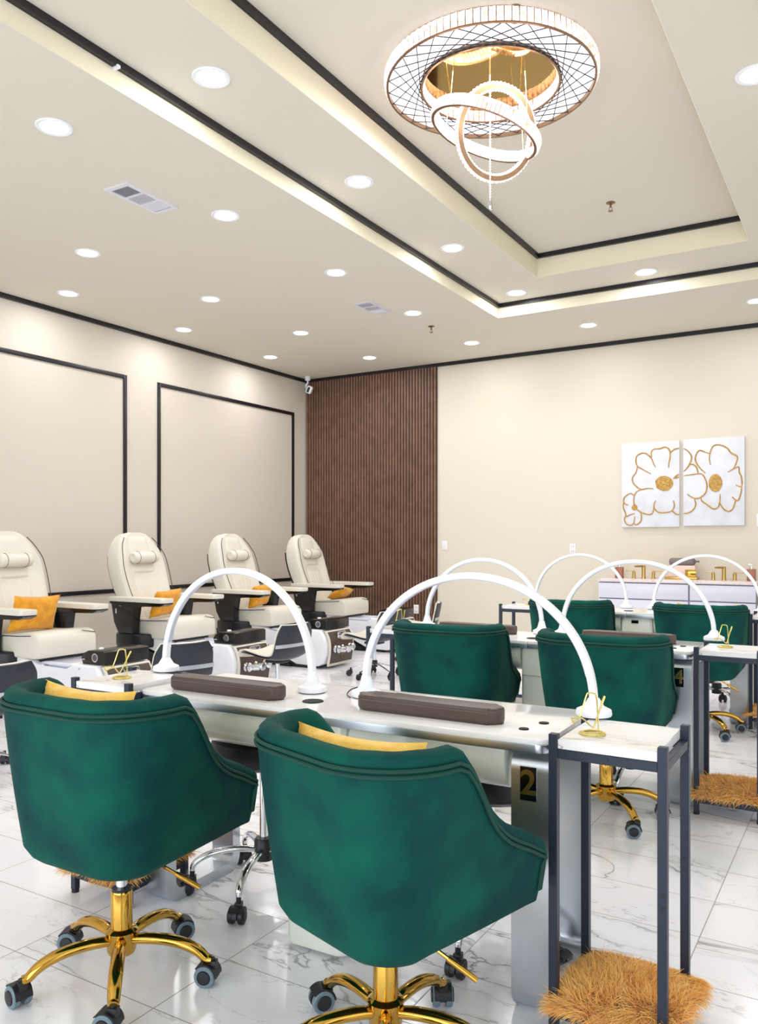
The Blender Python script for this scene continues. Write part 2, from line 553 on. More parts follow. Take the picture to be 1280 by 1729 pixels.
# ------------------------------------------------------------------ downlights
def downlight(loc, label):
    t = thing('recessed_downlight', label, 'ceiling light', loc, 0, 'white recessed downlights in the ceiling')
    B().ringlathe([(.078, 0), (.078, -.004), (.098, -.007), (.104, -.003), (.104, 0)], n=32).build('trim_ring', 'white_plastic', t)
    B().lathe([(.0, -.0035), (.04, -.006), (.078, -.003), (.078, -.0005)], n=28).build('lens', 'lens', t)
    return t
main = [((-4.00, 3.04), 'recessed downlight nearest the camera in the flat ceiling, before the large vent'),
        ((-5.51, 4.51), 'recessed downlight just past the large ceiling vent, on its wall side'),
        ((-6.57, 5.15), 'recessed downlight close to the left wall above the first framed wall panel'),
        ((-4.02, 4.51), 'recessed downlight to the right of the large ceiling vent, tray side'),
        ((-5.53, 5.99), 'recessed downlight in middle of flat ceiling, second in its row after the large vent'),
        ((-6.59, 6.70), 'recessed downlight by the left wall above the gap between the two wall frames'),
        ((-4.04, 5.97), 'recessed downlight just before the small far vent, along the tray edge'),
        ((-5.55, 7.49), 'recessed downlight left of and beyond the small far vent'),
        ((-6.61, 8.27), 'recessed downlight nearest the far left corner of the room'),
        ((-4.07, 7.44), 'recessed downlight between the small far vent and the far sprinkler'),
        ((-5.54, 8.96), 'recessed downlight in front of the top of the walnut slat panel'),
        ((-4.08, 8.92), 'recessed downlight near the back wall just right of the slat panel'),
        ((-2.65, 8.85), 'recessed downlight near the back wall below the tray corner, above blank cream wall'),
        ((-0.96, 8.81), 'recessed downlight near the back wall cut by the right edge of the photo')]
mid = [((-3.062, 3.32), 'largest recessed downlight, on the tray ledge left of the chandelier'),
       ((-3.065, 4.82), 'recessed downlight on the tray ledge, second after the largest one'),
       ((-3.07, 6.32), 'recessed downlight on the tray ledge, third along the left side'),
       ((-3.07, 7.79), 'recessed downlight at the far left corner of the tray ledge'),
       ((-1.795, 7.81), 'recessed downlight on the far end of the tray ledge'),
       ((-0.53, 4.81), 'recessed downlight on the right tray ledge cut by the right edge of the photo')]
dl0 = None
for z, lst in ((CZ, main), (MZ, mid)):
    for (x, y), lab in lst:
        if dl0 is None:
            d = dl0 = downlight((x, y, z), lab)
        else:
            d = dup(dl0, (x, y, z), 0, lab)
        l = area_light('lamp', (0, 0, -.012), (0, 0, 0), .14, .14, DOWN_POWER, DOWN_COL, shape='DISK')
        l.parent = d
        l.data.cycles.use_multiple_importance_sampling = True if hasattr(l.data, 'cycles') else True

# ------------------------------------------------------------------ vents, sprinklers, camera, plates
def vent(x0, x1, y0, y1, label):
    t = thing('ceiling_vent', label, 'vent', ((x0 + x1) / 2, (y0 + y1) / 2, CZ), 0, 'white air vents in the flat ceiling')
    hx, hy = (x1 - x0) / 2, (y1 - y0) / 2
    b = B()
    frame_slab(b, -hx, hx, -hy, hy, -hx + .03, hx - .03, -hy + .035, hy - .035, -.01, 0)
    L_ = 2 * (hy - .035)
    for k in (1, 2):
        y = -hy + .035 + L_ * k / 3
        b.box(-hx + .03, hx - .03, y - .008, y + .008, -.01, 0)
    b.build('frame', 'vent_white', t)
    B().box(-hx + .03, hx - .03, -hy + .035, hy - .035, -.002, -.0005).build('recess', 'vent_dark', t)
    for k in range(3):
        ya = -hy + .035 + L_ * k / 3 + .008; yb = ya + L_ / 3 - .016
        b = B()
        if k == 1:
            for i in range(11):
                x = -hx + .035 + (2 * hx - .07) * i / 10
                b.box(x - .0018, x + .0018, ya, yb, -.009, -.001)
        else:
            for i in range(9):
                y = ya + (yb - ya) * (i + .5) / 9
                tilt = .6 if k == 0 else -.9
                mt = Matrix.Translation((0, y, -.006)) @ Matrix.Rotation(tilt, 4, 'X')
                b.box(-hx + .03, hx - .03, -.0055, .0055, -.0008, .0008, mtx=mt)
        b.build('louvre', 'vent_white', t)
    return t
vent(-4.42, -4.20, 3.75, 4.22, 'large white three-section air vent in the flat ceiling at upper left')
vent(-4.43, -4.22, 6.84, 7.28, 'small far white air vent in the flat ceiling near the far sprinkler')

def sprinkler(loc, label, s=1):
    t = thing('fire_sprinkler', label, 'sprinkler', loc, 0, 'chrome ceiling sprinklers')
    B().lathe([(0, 0), (.036, 0), (.036, -.004), (.02, -.012), (0, -.012)], n=20).build('escutcheon', 'bronze', t)
    b = B()
    b.cyl((0, 0, -.01), (0, 0, -.04), .008)
    for sg in (-1, 1):
        b.tube([(sg * .006, 0, -.035), (sg * .014, 0, -.05), (sg * .004, 0, -.068)], .0025, 6)
    b.cyl((0, 0, -.066), (0, 0, -.069), .02, n=14)
    b.build('head', 'bronze', t)
    return t
sprinkler((-1.795, 6.6, TZ), 'fire sprinkler hanging from the recessed tray ceiling beyond the chandelier')
sprinkler((-4.145, 8.0, CZ), 'fire sprinkler in the flat ceiling between far vent and back wall')
sprinkler((-1.56, 3.94, TZ), 'fire sprinkler partly hidden just above the chandelier rim')

sc = thing('security_camera', 'small white security camera hanging in the far top left corner', 'camera', (-6.93, 9.52, CZ))
B().cyl((0, 0, 0), (0, 0, -.06), .038, n=20).build('mount', 'white_plastic', sc)
b = B(); b.cyl((0, 0, -.06), (0, 0, -.10), .012); b.tube([(0, 0, -.1), (-.03, 0, -.13), (-.025, 0, -.17), (.03, -.02, -.18)], .014, 8); b.build('bracket', 'white_plastic', sc)
mt = Matrix.Translation((.05, -.03, -.20)) @ Matrix.Rotation(.5, 4, 'Y') @ Matrix.Rotation(.3, 4, 'Z')
b = B(); b.box(-.04, .04, -.03, .04, -.055, .055, .015, m=0, mtx=mt); b.box(-.02, .015, -.034, -.03, -.04, .035, .0, m=1, mtx=mt)
b.build('camera_body', ['white_plastic', 'black_plastic'], sc)
# small plaster-white clip on the trim
tag(B().box(-3.41, -3.35, 2.93, 2.95, MZ - .05, MZ - .035).build('cable_clip', 'white_plastic'), 'tiny white cable clip on the black tray trim at upper left', 'clip')

def plate(name, x, z, label, kind, y=BY, w=.075, h=.12):
    t = thing(name, label, 'wall plate', (x, y, z))
    B().box(-w / 2, w / 2, -.008, -.0005, -h / 2, h / 2, .003).build('cover_plate', 'outlet', t)
    b = B()
    if kind == 'switch':
        b.box(-.006, .006, -.02, -.008, -.012, .012, .002); b.build('toggle', 'outlet', t)
    elif kind == 'outlet':
        for dz in (-.028, .028):
            b.box(-.014, -.010, -.0095, -.0078, dz - .008, dz + .008); b.box(.010, .014, -.0095, -.0078, dz - .008, dz + .008)
            b.cyl((0, -.0095, dz - .012), (0, -.0078, dz - .012), .003, n=8)
        b.build('socket_slots', 'outlet_dark', t)
    return t
plate('light_switch', -4.84, 1.235, 'white light switch on the cream wall right of the slat panel', 'switch')
plate('wall_outlet', -3.106, 1.2, 'white outlet on the cream wall above the middle arch lamp', 'outlet')
plate('wall_outlet', -5.25, .375, 'white outlet low down on the walnut slat panel', 'outlet', y=BY - .036)
plate('wall_thermostat', -1.01, 1.52, 'pale grey wall box cut by the right edge beside the flower canvas', 'box', w=.1, h=.14)

# ------------------------------------------------------------------ chandelier
CH = (-1.90, 4.41, TZ)
ch = thing('ring_chandelier', 'round crystal ring chandelier with glowing latticed disc and hanging hoops', 'chandelier', CH)
def crystals(b, R, z0, z1, n, out=1, proud=.008, m=0, gap=.12, mtx=None):
    """n cut-glass blocks around a ring wall; out=+1 outside, -1 inside"""
    for i in range(n):
        a0 = 2 * PI * (i + gap / 2) / n; a1 = 2 * PI * (i + 1 - gap / 2) / n; am = (a0 + a1) / 2
        zm = (z0 + z1) / 2
        P = lambda a, r, z: (r * math.cos(a), r * math.sin(a), z)
        Ro = R + out * proud
        Rm = R + out * proud * .35
        vs = [P(a0, R, z0), P(a1, R, z0), P(a1, R, z1), P(a0, R, z1),
              P(a0, Rm, z0), P(a1, Rm, z0), P(a1, Rm, z1), P(a0, Rm, z1),
              P(am, Ro, z0 + (z1 - z0) * .2), P(am, Ro, z1 - (z1 - z0) * .2)]
        fs = [[0, 1, 2, 3], [0, 1, 5, 8, 4], [1, 2, 6, 9, 8, 5], [2, 3, 7, 9, 6], [3, 0, 4, 8, 9, 7]]
        b.add(vs, fs, m, mtx)
RO, RI = .605, .405
b = B(); b.lathe([(0, 0), (.44, 0), (.44, -.012), (0, -.012)], n=64); b.build('canopy_mirror', 'mirror_gold', ch)
b = B(); b.ringlathe([(RI, -.03), (RO - .012, -.03), (RO - .012, -.06), (RI, -.06)], n=72); b.build('light_disc', 'glow', ch)
b = B()
b.ringlathe([(RO - .012, -.085), (RO, -.085), (RO, 0), (RO - .012, 0)], n=72)
b.ringlathe([(RI - .012, -.085), (RI, -.085), (RI, -.012), (RI - .012, -.012)], n=64)
b.build('ring_frame', 'bronze', ch)
b = B(); crystals(b, RO, -.078, -.004, 96, 1, .014); b.build('outer_crystals', 'crystal', ch, flat=True)
b = B(); crystals(b, RI - .012, -.08, -.014, 70, -1, .014); b.build('inner_crystals', 'crystal', ch, flat=True)
b = B()
half = math.acos(RI / (RO - .012))
for i in range(30):
    a = 2 * PI * i / 30
    for sg in (-1, 1):
        aa, ab = a, a + sg * half
        b.cyl(((RO - .012) * math.cos(aa), (RO - .012) * math.sin(aa), -.077), (RI * math.cos(ab), RI * math.sin(ab), -.077), .0028, n=5)
b.build('lattice_wires', 'black_plastic', ch)
def hoop(R, h, c, rot, n, tk=.016):
    mt = Matrix.Translation(c) @ rot
    b = B(); b.ringlathe([(R - tk, -h / 2), (R, -h / 2), (R, h / 2), (R - tk, h / 2)], n=80, mtx=mt)
    f = b.build('hoop', 'bronze', ch)
    b = B(); crystals(b, R, -h / 2 + .002, h / 2 - .002, n, 1, .013, mtx=mt)
    crystals(b, R - tk, -h / 2 + .002, h / 2 - .002, n, -1, .013, mtx=mt)
    b.build('hoop_crystals', 'crystal', f, flat=True)
    return mt
yaw = math.radians(31.06)
# wide hoop, nearly level, its right side lower as seen in the photograph
hA = hoop(.322, .066, (-.02, -.02, -.335), Matrix.Rotation(yaw, 4, 'Z') @ Matrix.Rotation(math.radians(19), 4, 'Y') @ Matrix.Rotation(math.radians(5), 4, 'X'), 80)
# upright hoop
hB = hoop(.257, .034, (.03, .02, -.35), Matrix.Rotation(yaw + .42, 4, 'Z') @ Matrix.Rotation(math.radians(108), 4, 'X'), 66, .028)
b = B()
for mt, R, angs in ((hA, .317, (.6, 2.4, 3.9, 5.5)), (hB, .257, (1.3, 1.9))):
    for a in angs:
        p = mt @ Vector((R * math.cos(a), R * math.sin(a), 0))
        b.cyl(tuple(p), (p.x * .9, p.y * .9, -.012), .0016, n=5)
b.build('suspension_wires', 'gold_wire', ch)
b = B()
z = -.012
b.cyl((0, 0, z), (0, 0, -.1), .006, n=8)
z = -.1
while z > -.74:
    b.lathe([(0, .008), (.0065, 0), (0, -.008)], c=(0, 0, z), n=6); z -= .016
b.cyl((0, 0, -.1), (0, 0, -.74), .0012, n=5)
b.build('pendant_chain', 'crystal', ch)
B().lathe([(0, 0), (.012, -.012), (.016, -.045), (.012, -.06), (0, -.064)], c=(0, 0, -.735), n=8).build('crystal_drop', 'chrome', ch, flat=True)
cl = area_light('lamp', (0, 0, -.11), (0, 0, 0), .9, .9, 40, (1, .97, .97), shape='DISK'); cl.parent = ch

# ------------------------------------------------------------------ flower canvases
def canvas(name, x0, x1, z0, z1, label, lines, ovals):
    w, h = x1 - x0, z1 - z0
    t = thing(name, label, 'wall art', (x0, BY, z0), 0, 'white canvases with gold flower outlines')
    B().box(0, w, -.04, -.002, 0, h, .003).build('panel', 'canvas', t)
    b = B()
    for ln in lines:
        pts = catmull([(u * w, -.0415, (1 - v) * h) for u, v in ln], 5)
        k = len(pts)
        b.tube(pts, [.0085 * (.35 + .65 * math.sin(PI * min(1, max(0, (i + 1) / (k + 1)))) ** .4) for i in range(k)], 6)
    b.build('gold_outline', 'gold_paint', t)
    for (u, v, ru, rv, ang) in ovals:
        b = B(); pts = []
        for i in range(26):
            a = 2 * PI * i / 26
            rr = 1 + .05 * random.uniform(-1, 1)
            x, y = ru * w * math.cos(a) * rr, rv * h * math.sin(a) * rr
            pts.append((u * w + x * math.cos(ang) - y * math.sin(ang), (1 - v) * h + x * math.sin(ang) + y * math.cos(ang)))
        b.prism(pts, 'y', -.047, -.04, .002)
        b.build('gold_flower_centre', 'gold_paint', t)
    return t
# outlines in fractions of each canvas, traced from the picture's drawing
def nl(seq, tl, tr, bl, br):
    out = []
    for x, y in seq:
        v = (y - (tl[1] + tr[1]) / 2) / ((bl[1] + br[1]) / 2 - (tl[1] + tr[1]) / 2)
        xl = tl[0] + (bl[0] - tl[0]) * v; xr = tr[0] + (br[0] - tr[0]) * v
        u = (x - xl) / (xr - xl)
        top = tl[1] + (tr[1] - tl[1]) * u; bot = bl[1] + (br[1] - bl[1]) * u
        v = (y - top) / (bot - top)
        out.append((min(.995, max(.005, u)), min(.99, max(.01, v))))
    return out
LQ = ((225, 235), (675, 205), (240, 868), (685, 858))
RQ = ((703, 195), (1180, 160), (715, 858), (1192, 845))
left_lines = [
    [(462, 460), (400, 428), (355, 402), (342, 360), (352, 322), (400, 302), (440, 318), (468, 350), (482, 385), (498, 410)],
    [(465, 335), (462, 295), (485, 272), (530, 268), (568, 256), (600, 275), (608, 320), (600, 370), (597, 412)],
    [(608, 300), (635, 275), (680, 264)],
    [(355, 405), (345, 450), (318, 490), (325, 530), (360, 565), (395, 578), (440, 570), (485, 573)],
    [(400, 578), (355, 595), (333, 640), (338, 700), (370, 740), (430, 765), (475, 762), (490, 720), (490, 690), (504, 662)],
    [(490, 715), (520, 748), (570, 752), (625, 740), (645, 700), (638, 660)],
    [(632, 738), (655, 760), (685, 765)],
    [(634, 494), (660, 470), (682, 462)], [(634, 494), (660, 487), (685, 480)],
    [(330, 625), (305, 610), (262, 635), (250, 665), (262, 690), (290, 698)],
    [(250, 670), (250, 720), (268, 760), (275, 785), (310, 770), (342, 762)],
    [(272, 782), (260, 805), (275, 840), (310, 852), (335, 835), (342, 782)],
    [(333, 838), (360, 846), (390, 820), (395, 785), (388, 752)]]
right_lines = [
    [(704, 264), (740, 280), (772, 325), (758, 380), (735, 415), (708, 440)],
    [(758, 385), (790, 385), (815, 410), (825, 450)],
    [(712, 472), (780, 462), (850, 455), (882, 490), (898, 545), (888, 600), (850, 635), (810, 645), (770, 632), (742, 612)],
    [(850, 635), (862, 665), (900, 690), (950, 722), (985, 712), (1000, 670), (1002, 610)],
    [(1002, 680), (1030, 722), (1070, 740), (1100, 720), (1118, 670), (1120, 650)],
    [(800, 650), (812, 690), (790, 735), (750, 758), (714, 762)],
    [(885, 450), (835, 405), (803, 350), (812, 300), (838, 275), (880, 288), (918, 300)],
    [(922, 385), (913, 330), (925, 270), (950, 235), (1000, 232), (1050, 255), (1080, 290), (1128, 318), (1120, 370), (1100, 410), (1058, 440)],
    [(1100, 415), (1140, 398), (1145, 440), (1162, 475), (1165, 545), (1120, 538)],
    [(1165, 548), (1160, 600), (1140, 655), (1112, 645), (1095, 628)]]
canvas('flower_canvas', -2.505, -1.858, 1.455, 2.435, 'left white canvas with one large and one small gold flower', [nl(l, *LQ) for l in left_lines], [(.745, .49, .155, .088, -.25), (.23, .765, .05, .035, -.8)])
canvas('flower_canvas', -1.815, -1.178, 1.465, 2.44, 'right white canvas with a gold-centred flower beside the window-side wall', [nl(l, *RQ) for l in right_lines], [(.535, .515, .11, .10, .0)])

# ------------------------------------------------------------------ vanity and what stands on it
va = thing('sink_vanity', 'long pale vanity cabinet with marble counter against the back wall', 'vanity', (-2.65, BY, 0))
VW = 1.64
B().box(0.01, VW - .01, -.49, -.002, .12, .835).build('cabinet_body', 'gap', va)
B().box(-.01, VW + .01, -.515, -.002, .835, .868, .004).build('countertop', 'marble_pink', va)
for x0, x1 in ((0.0, .975), (.985, VW)):
    for z0, z1 in ((.655, .822), (.40, .642), (.13, .388)):
        B().box(x0 + .004, x1 - .004, -.51, -.49, z0, z1, .003).build('drawer_front', 'drawer', va)
def faucet(x, label):
    t = thing('widespread_faucet', label, 'faucet', (x, 9.5, .868), 0, 'gold faucets on the vanity')
    b = B(); b.cyl((0, 0, 0), (0, 0, .008), .028, n=20); b.cyl((0, 0, .008), (0, 0, .15), .021, n=20)
    b.box(-.014, .014, -.13, .0, .128, .15, .004, mtx=Matrix.Rotation(-.55, 4, 'Z')); b.build('spout', 'gold_satin', t)
    for sg in (-1, 1):
        b = B(); b.cyl((sg * .108, 0, 0), (sg * .108, 0, .006), .026, n=18); b.cyl((sg * .108, 0, .006), (sg * .108, 0, .075), .018, n=18)
        b.box(min(sg * .108, sg * .20) , max(sg * .108, sg * .20), -.006, .006, .078, .088, .003); b.cyl((sg * .108, 0, .07), (sg * .108, 0, .09), .01, n=12)
        b.build('handle', 'gold_satin', t)
faucet(-2.21, 'gold widespread faucet on the left half of the vanity')
faucet(-1.36, 'gold widespread faucet on the right half of the vanity')
def dispenser(x, label):
    t = thing('soap_dispenser', label, 'soap dispenser', (x, 9.53, .868), 0, 'rose gold soap dispensers on the vanity')
    B().box(-.042, .042, -.04, .04, 0, .125, .004).build('bottle', 'rose', t)
    b = B(); b.cyl((0, 0, .125), (0, 0, .145), .016, n=14); b.cyl((0, 0, .145), (0, 0, .17), .006, n=10)
    b.box(-.04, .012, -.009, .009, .165, .18, .003); b.build('pump', 'chrome', t)
dispenser(-2.49, 'square rose gold soap dispenser at the left end of the vanity')
dispenser(-1.09, 'square rose gold soap dispenser at the right end of the vanity')
t = thing('towel_dispenser', 'pink and gold box with a grey domed cover between the two faucets', 'dispenser', (-1.78, 9.53, .868))
B().box(-.19, .15, -.08, .08, 0, .03, .003).build('gold_tray', 'gold_satin', t)
B().box(-.15, .13, -.07, .07, .03, .155, .006).build('box_body', 'pink', t)
B().box(.03, .14, -.085, -.07, .03, .11, .002).build('gold_plate', 'gold', t)
B().box(-.15, .12, -.07, .07, .155, .235, .03, 3).build('cover', 'grey_soft', t)
B().cyl((.12, 0, .2), (.165, 0, .2), .012, n=10).build('side_knob', 'grey_soft', t)

# ------------------------------------------------------------------ shared chair base pieces
def caster(name, parent, x, y, ang, R=.031, grey=True, hub_z=.078):
    """twin-wheel caster standing on the floor at x, y"""
    b = B()
    mt = Matrix.Translation((x, y, 0)) @ Matrix.Rotation(ang, 4, 'Z')
    off = .016
    # stem + hood
    b.cyl((0, 0, R + .012), (0, 0, hub_z), .009, n=10, m=0, mtx=mt)
    hood = [(off + (R + .003) * math.cos(a), R + (R + .003) * math.sin(a)) for a in [PI * i / 12 for i in range(13)]]
    hood = [(p[0], p[1]) for p in hood] + [(off - R * .98, R * .8), (off + R * .98, R * .8)]
    b.prism(hood, 'y', -.008, .008, m=0, mtx=mt)
    b.prism([(-.014, R), (-.014, R * 2 + .012), (.012, R * 2 + .012), (off, R)], 'y', -.012, .012, .002, m=0, mtx=mt)
    for sg in (-1, 1):
        mw = mt @ Matrix.Translation((off, sg * .018, R)) @ Matrix.Rotation(-sg * PI / 2, 4, 'X')
        b.lathe([(0, -.010), (R - .003, -.010), (R, -.007), (R, .006), (R - .003, .009), (R - .003, .009)], n=22, m=1 if grey else 0, mtx=mw)
        b.lathe([(R - .010, .0088), (R - .012, .013), (0, .0145)], n=20, m=0, mtx=mw)
        # hood cheek
        hood2 = [((R + .002) * math.cos(a), (R + .002) * math.sin(a)) for a in [PI * .22 + PI * .78 * i / 10 for i in range(11)]]
        hood3 = [((R + .005) * math.cos(a), (R + .005) * math.sin(a)) for a in [PI * .22 + PI * .78 * i / 10 for i in range(11)]][::-1]
        b.prism([(off + p[0], R + p[1]) for p in hood2 + hood3], 'y', min(0, sg * .024), max(0, sg * .024), m=0, mtx=mt)
    return b.build(name, ['black_plastic', 'grey_rubber'], parent)

def star_base(t, ang0, R, metal, zs, width=.017, caster_R=.031, grey=True, thin=False, swivel=None, hub_black=False):
    """five legs with casters, as children of t"""
    for k in range(5):
        a = ang0 + 2 * PI * k / 5
        hubz, tip = zs
        if thin:
            prof = [(.02, hubz), (.10, hubz - .012), (R - .03, hubz - .045), (R - .005, hubz - .055), (R, tip)]
            rad = [width, width * .9, width * .7, width * .6, width * .5]
        else:
            prof = [(.022, hubz), (.08, hubz + .006), (.14, hubz + .004), (.19, hubz - .006), (.23, hubz - .024), (.255, hubz - .045), (R, tip)]
            rad = [width * .85, width, width * 1.0, width * 1.02, width * .95, width * .85, width * .75]
        pts = [(r * math.cos(a), r * math.sin(a), z) for r, z in prof]
        cp = catmull(pts, 4)
        rr = []
        for i in range(len(cp)):
            f = i / (len(cp) - 1) * (len(rad) - 1); j = min(int(f), len(rad) - 2)
            rr.append(rad[j] + (rad[j + 1] - rad[j]) * (f - j))
        sec = [(1.0 * math.cos(2 * PI * i / 14), (.8 if not thin else .6) * math.sin(2 * PI * i / 14)) for i in range(14)]
        # rounded underside keeps the stamped-leg look
        leg = B().tube(cp, rr, sec=sec).build('leg', metal, t, ang=60)
        sw = a if swivel is None else swivel[k]
        caster('caster', leg, R * math.cos(a), R * math.sin(a), sw, caster_R, grey, tip + .004)

# ------------------------------------------------------------------ green velvet chair
HT = [(-1, .86), (-.04, .858), (-.02, .846), (.02, .800), (.064, .728), (.105, .676), (.15, .643), (.19, .622), (.235, .602), (.27, .582), (.30, .568)]
def interp(T, x):
    if x <= T[0][0]: return T[0][1]
    for (a, u), (b_, v) in zip(T, T[1:]):
        if x <= b_: return u + (v - u) * (x - a) / (b_ - a)
    return T[-1][1]
def chair_path(w=.30, l=.30, bk=.278, r=.20, n=14, m=13):
    pts = []
    for i in range(m): pts.append(((w, l - (l + bk - r) * i / m), (1, 0)))
    for i in range(n + 1):
        a = -PI / 2 * i / n
        pts.append(((w - r + r * math.cos(a), -bk + r + r * math.sin(a)), (math.cos(a), math.sin(a))))
    for i in range(1, 6):
        pts.append(((w - r - (2 * (w - r)) * i / 6, -bk), (0, -1)))
    k = [((-x, y), (-nx, ny)) for (x, y), (nx, ny) in pts[:m + n + 1]][::-1]
    return pts + k
def green_chair(name, label, loc, rz, base_ang, drop=0.0, silver=True, swivel=None):
    t = thing(name, label, 'chair', loc, rz, 'green velvet customer chairs')
    D = -drop
    path = chair_path()
    def sec_shell(p, n, i):
        H = interp(HT, p[1]) + D
        zb = .378 + .035 * max(0, min(1, (p[1] + .12) / .38)) ** 1.2 + D
        def O(z):
            k = max(0, min(1, (z - zb) / (.86 + D - zb)))
            return -.062 * (1 - k) ** 1.3 - .002
        c = 1 - .65 * max(0, min(1, (p[1] + .05) / .3))
        prof = [(-.15, zb + .001), (O(zb) - .055 * c, zb), (O(zb) - .03 * c, zb + .006 * c), (O(zb) - .010 * c, zb + .022 * c), (O(zb + .05), zb + .05)]
        zt = H - .018
        for q in (.2, .4, .6, .8, 1.0):
            z = zb + .05 + (zt - zb - .05) * q
            prof.append((O(z), z))
        prof.append((O(zt) - .010, zt + .004))
        prof.append((O(zt) - .03, zt - .002))
        prof.append((-.085, zb + .05)); prof.append((-.15, zb + .03))
        return [(p[0] + n[0] * o, p[1] + n[1] * o, z) for o, z in prof], O, zt
    def sec_pad(p, n, i):
        H = interp(HT, p[1]) + D
        zb = .372 + D
        k = max(0, min(1, (H - zb) / .488))
        O = -.062 * (1 - k) ** 1.3 - .004
        tf = .0008 * math.sin(i * 1.25)
        prof = [(O - .004, H - .016), (O - .001, H - .008), (O - .003, H + .004), (O - .014, H + .014 + tf), (O - .034, H + .018 + tf), (O - .056, H + .010 + tf), (O - .070, H - .012), (O - .076, H - .05), (O - .085, min(H - .07, .60)), (O - .09, .475 + D), (O - .06, .46 + D), (O - .035, H - .05)]
        return [(p[0] + n[0] * o, p[1] + n[1] * o, z) for o, z in prof]
    B().loops([sec_shell(p, n, i)[0] for i, (p, n) in enumerate(path)]).build('shell', 'velvet', t, ang=60)
    B().loops([sec_pad(p, n, i) for i, (p, n) in enumerate(path)]).build('backrest_padding', 'velvet', t, ang=60)
    b = B()
    for dz, do in ((-.004, .003), (-.017, .004)):
        pl = []
        for i, (p, n) in enumerate(path):
            _, O, zt = sec_shell(p, n, i)
            o = O(zt) + do
            pl.append((p[0] + n[0] * o, p[1] + n[1] * o, zt + dz + .006))
        # run down the front edge of each arm
        def front(sgn):
            p = (sgn * .30, .30); out = []
            for z in (.52, .49, .455):
                k = max(0, (z - .427) / .433); o = -.062 * (1 - k) ** 1.3 + do
                out.append((p[0] + sgn * o, p[1] + .002 - abs(dz) * .6, z + D))
            return out
        pl = front(1)[::-1] + pl + front(-1)
        b.tube(pl, .0048, 6)
    b.build('piping', 'velvet_piping', t)
    B().prism(rrect(-.20, .20, -.17, .285, .12, 8), 'z', .43 + D, .505 + D, .025, 4).build('seat_cushion', 'velvet', t, ang=60)
    pts = [(p[0] - n[0] * .14, p[1] - n[1] * .14) for p, n in path if p[1] < .12]
    B().prism(pts, 'z', .374 + D, .44 + D).build('seat_base', 'velvet', t)
    b = B(); b.box(-.09, .09, -.11, .11, .35 + D, .376 + D, .004); b.build('mounting_plate', 'black_plastic', t)
    b = B()
    b.lathe([(.0, .10), (.030, .10), (.031, .105), (.031, .262), (.029, .267), (0, .267)], n=24); b.build('column', 'gold', t)
    b = B(); b.cyl((0, 0, .262), (0, 0, .275), .028, n=20); b.build('column_collar', 'black_plastic', t)
    B().cyl((0, 0, .27), (0, 0, .36 + D), .0165, n=16).build('gas_lift', 'chrome', t)
    b = B(); b.lathe([(.0, .085), (.038, .085), (.042, .095), (.042, .135), (.046, .142), (.046, .15), (.034, .158), (0, .158)], n=28); b.build('hub', 'gold', t)
    b = B(); b.tube([(.06, .0, .362 + D), (.12, .04, .35 + D), (.20, .09, .295 + D)], .005, 8); b.cyl((.155, .062, .325 + D), (.215, .10, .283 + D), .0075, n=10)
    b.build('height_lever', 'gold', t)
    star_base(t, base_ang, .272, 'gold', (.122, .075), .0195, .031, True, swivel=swivel)
    return t

def cushion(name, label, loc, rot, w, h, th, material, group):
    b = B(); n = 18
    vs = []; 
    for s_ in (1, -1):
        for i in range(n + 1):
            for j in range(n + 1):
                u, v = -1 + 2 * i / n, -1 + 2 * j / n
                q = max(0, (1 - abs(u) ** 2.6)) ** .55 * max(0, (1 - abs(v) ** 2.6)) ** .55
                wob = .006 * math.sin(7 * u + 3 * v) * math.sin(5 * v - 2 * u) * q
                x = u * w / 2 * (1 - .10 * (1 - abs(v) ** 2) * abs(u) ** 2)
                z = v * h / 2 * (1 - .10 * (1 - abs(u) ** 2) * abs(v) ** 2)
                vs.append((x, s_ * (th / 2 * q + wob), z))
    k = (n + 1) ** 2; fs = []
    for s_ in range(2):
        for i in range(n):
            for j in range(n):
                a = s_ * k + i * (n + 1) + j
                fs.append([a, a + 1, a + n + 2, a + n + 1])
    b.add(vs, fs)
    bmesh.ops.remove_doubles(b.bm, verts=list(b.bm.verts), dist=1e-5)
    o = b.build(name, material, ang=80)
    o.location = loc; o.rotation_euler = rot
    return tag(o, label, 'cushion', group)

R_ = math.radians
g1 = green_chair('velvet_desk_chair', 'green velvet chair at left front, gold swivel base fully visible', (-1.885, 1.664, 0), 0, R_(26), 0, True,
                 [R_(200), R_(60), R_(210), R_(170), R_(200)])
g2 = green_chair('velvet_desk_chair', 'large green velvet chair in the centre foreground with its base cut by the frame', (-1.035, 1.75, 0), R_(-18), R_(13 + 18), .035, False,
                 [R_(150), R_(140), R_(250), R_(190), R_(170)])
g3 = dup(g1, (-1.875, 3.88, 0), R_(3), 'green velvet chair at the second desk row, behind the right front arch lamp')
g4 = dup(g1, (-1.06, 3.82, 0), R_(0), 'green velvet chair at the second row right of centre, gold base seen beside marble shelf')
g5 = dup(g1, (-1.87, 5.86, 0), R_(2), 'farther left green velvet chair at the third desk row beside brown arm rest')
g6 = dup(g1, (-.98, 5.86, 0), R_(0), 'green velvet chair at the third desk row in front of the vanity, right side')
YG = 'yellow back cushions on the green chairs'
cushion('yellow_cushion', 'pale yellow cushion inside the left front green chair', (-1.945, 1.55, .70), (R_(-14), 0, 0), .40, .36, .09, 'pale_yellow', YG)
cushion('yellow_cushion', 'pale yellow cushion inside the centre foreground green chair', (-1.09, 1.665, .645), (R_(-14), 0, R_(-4)), .40, .36, .09, 'pale_yellow', YG)
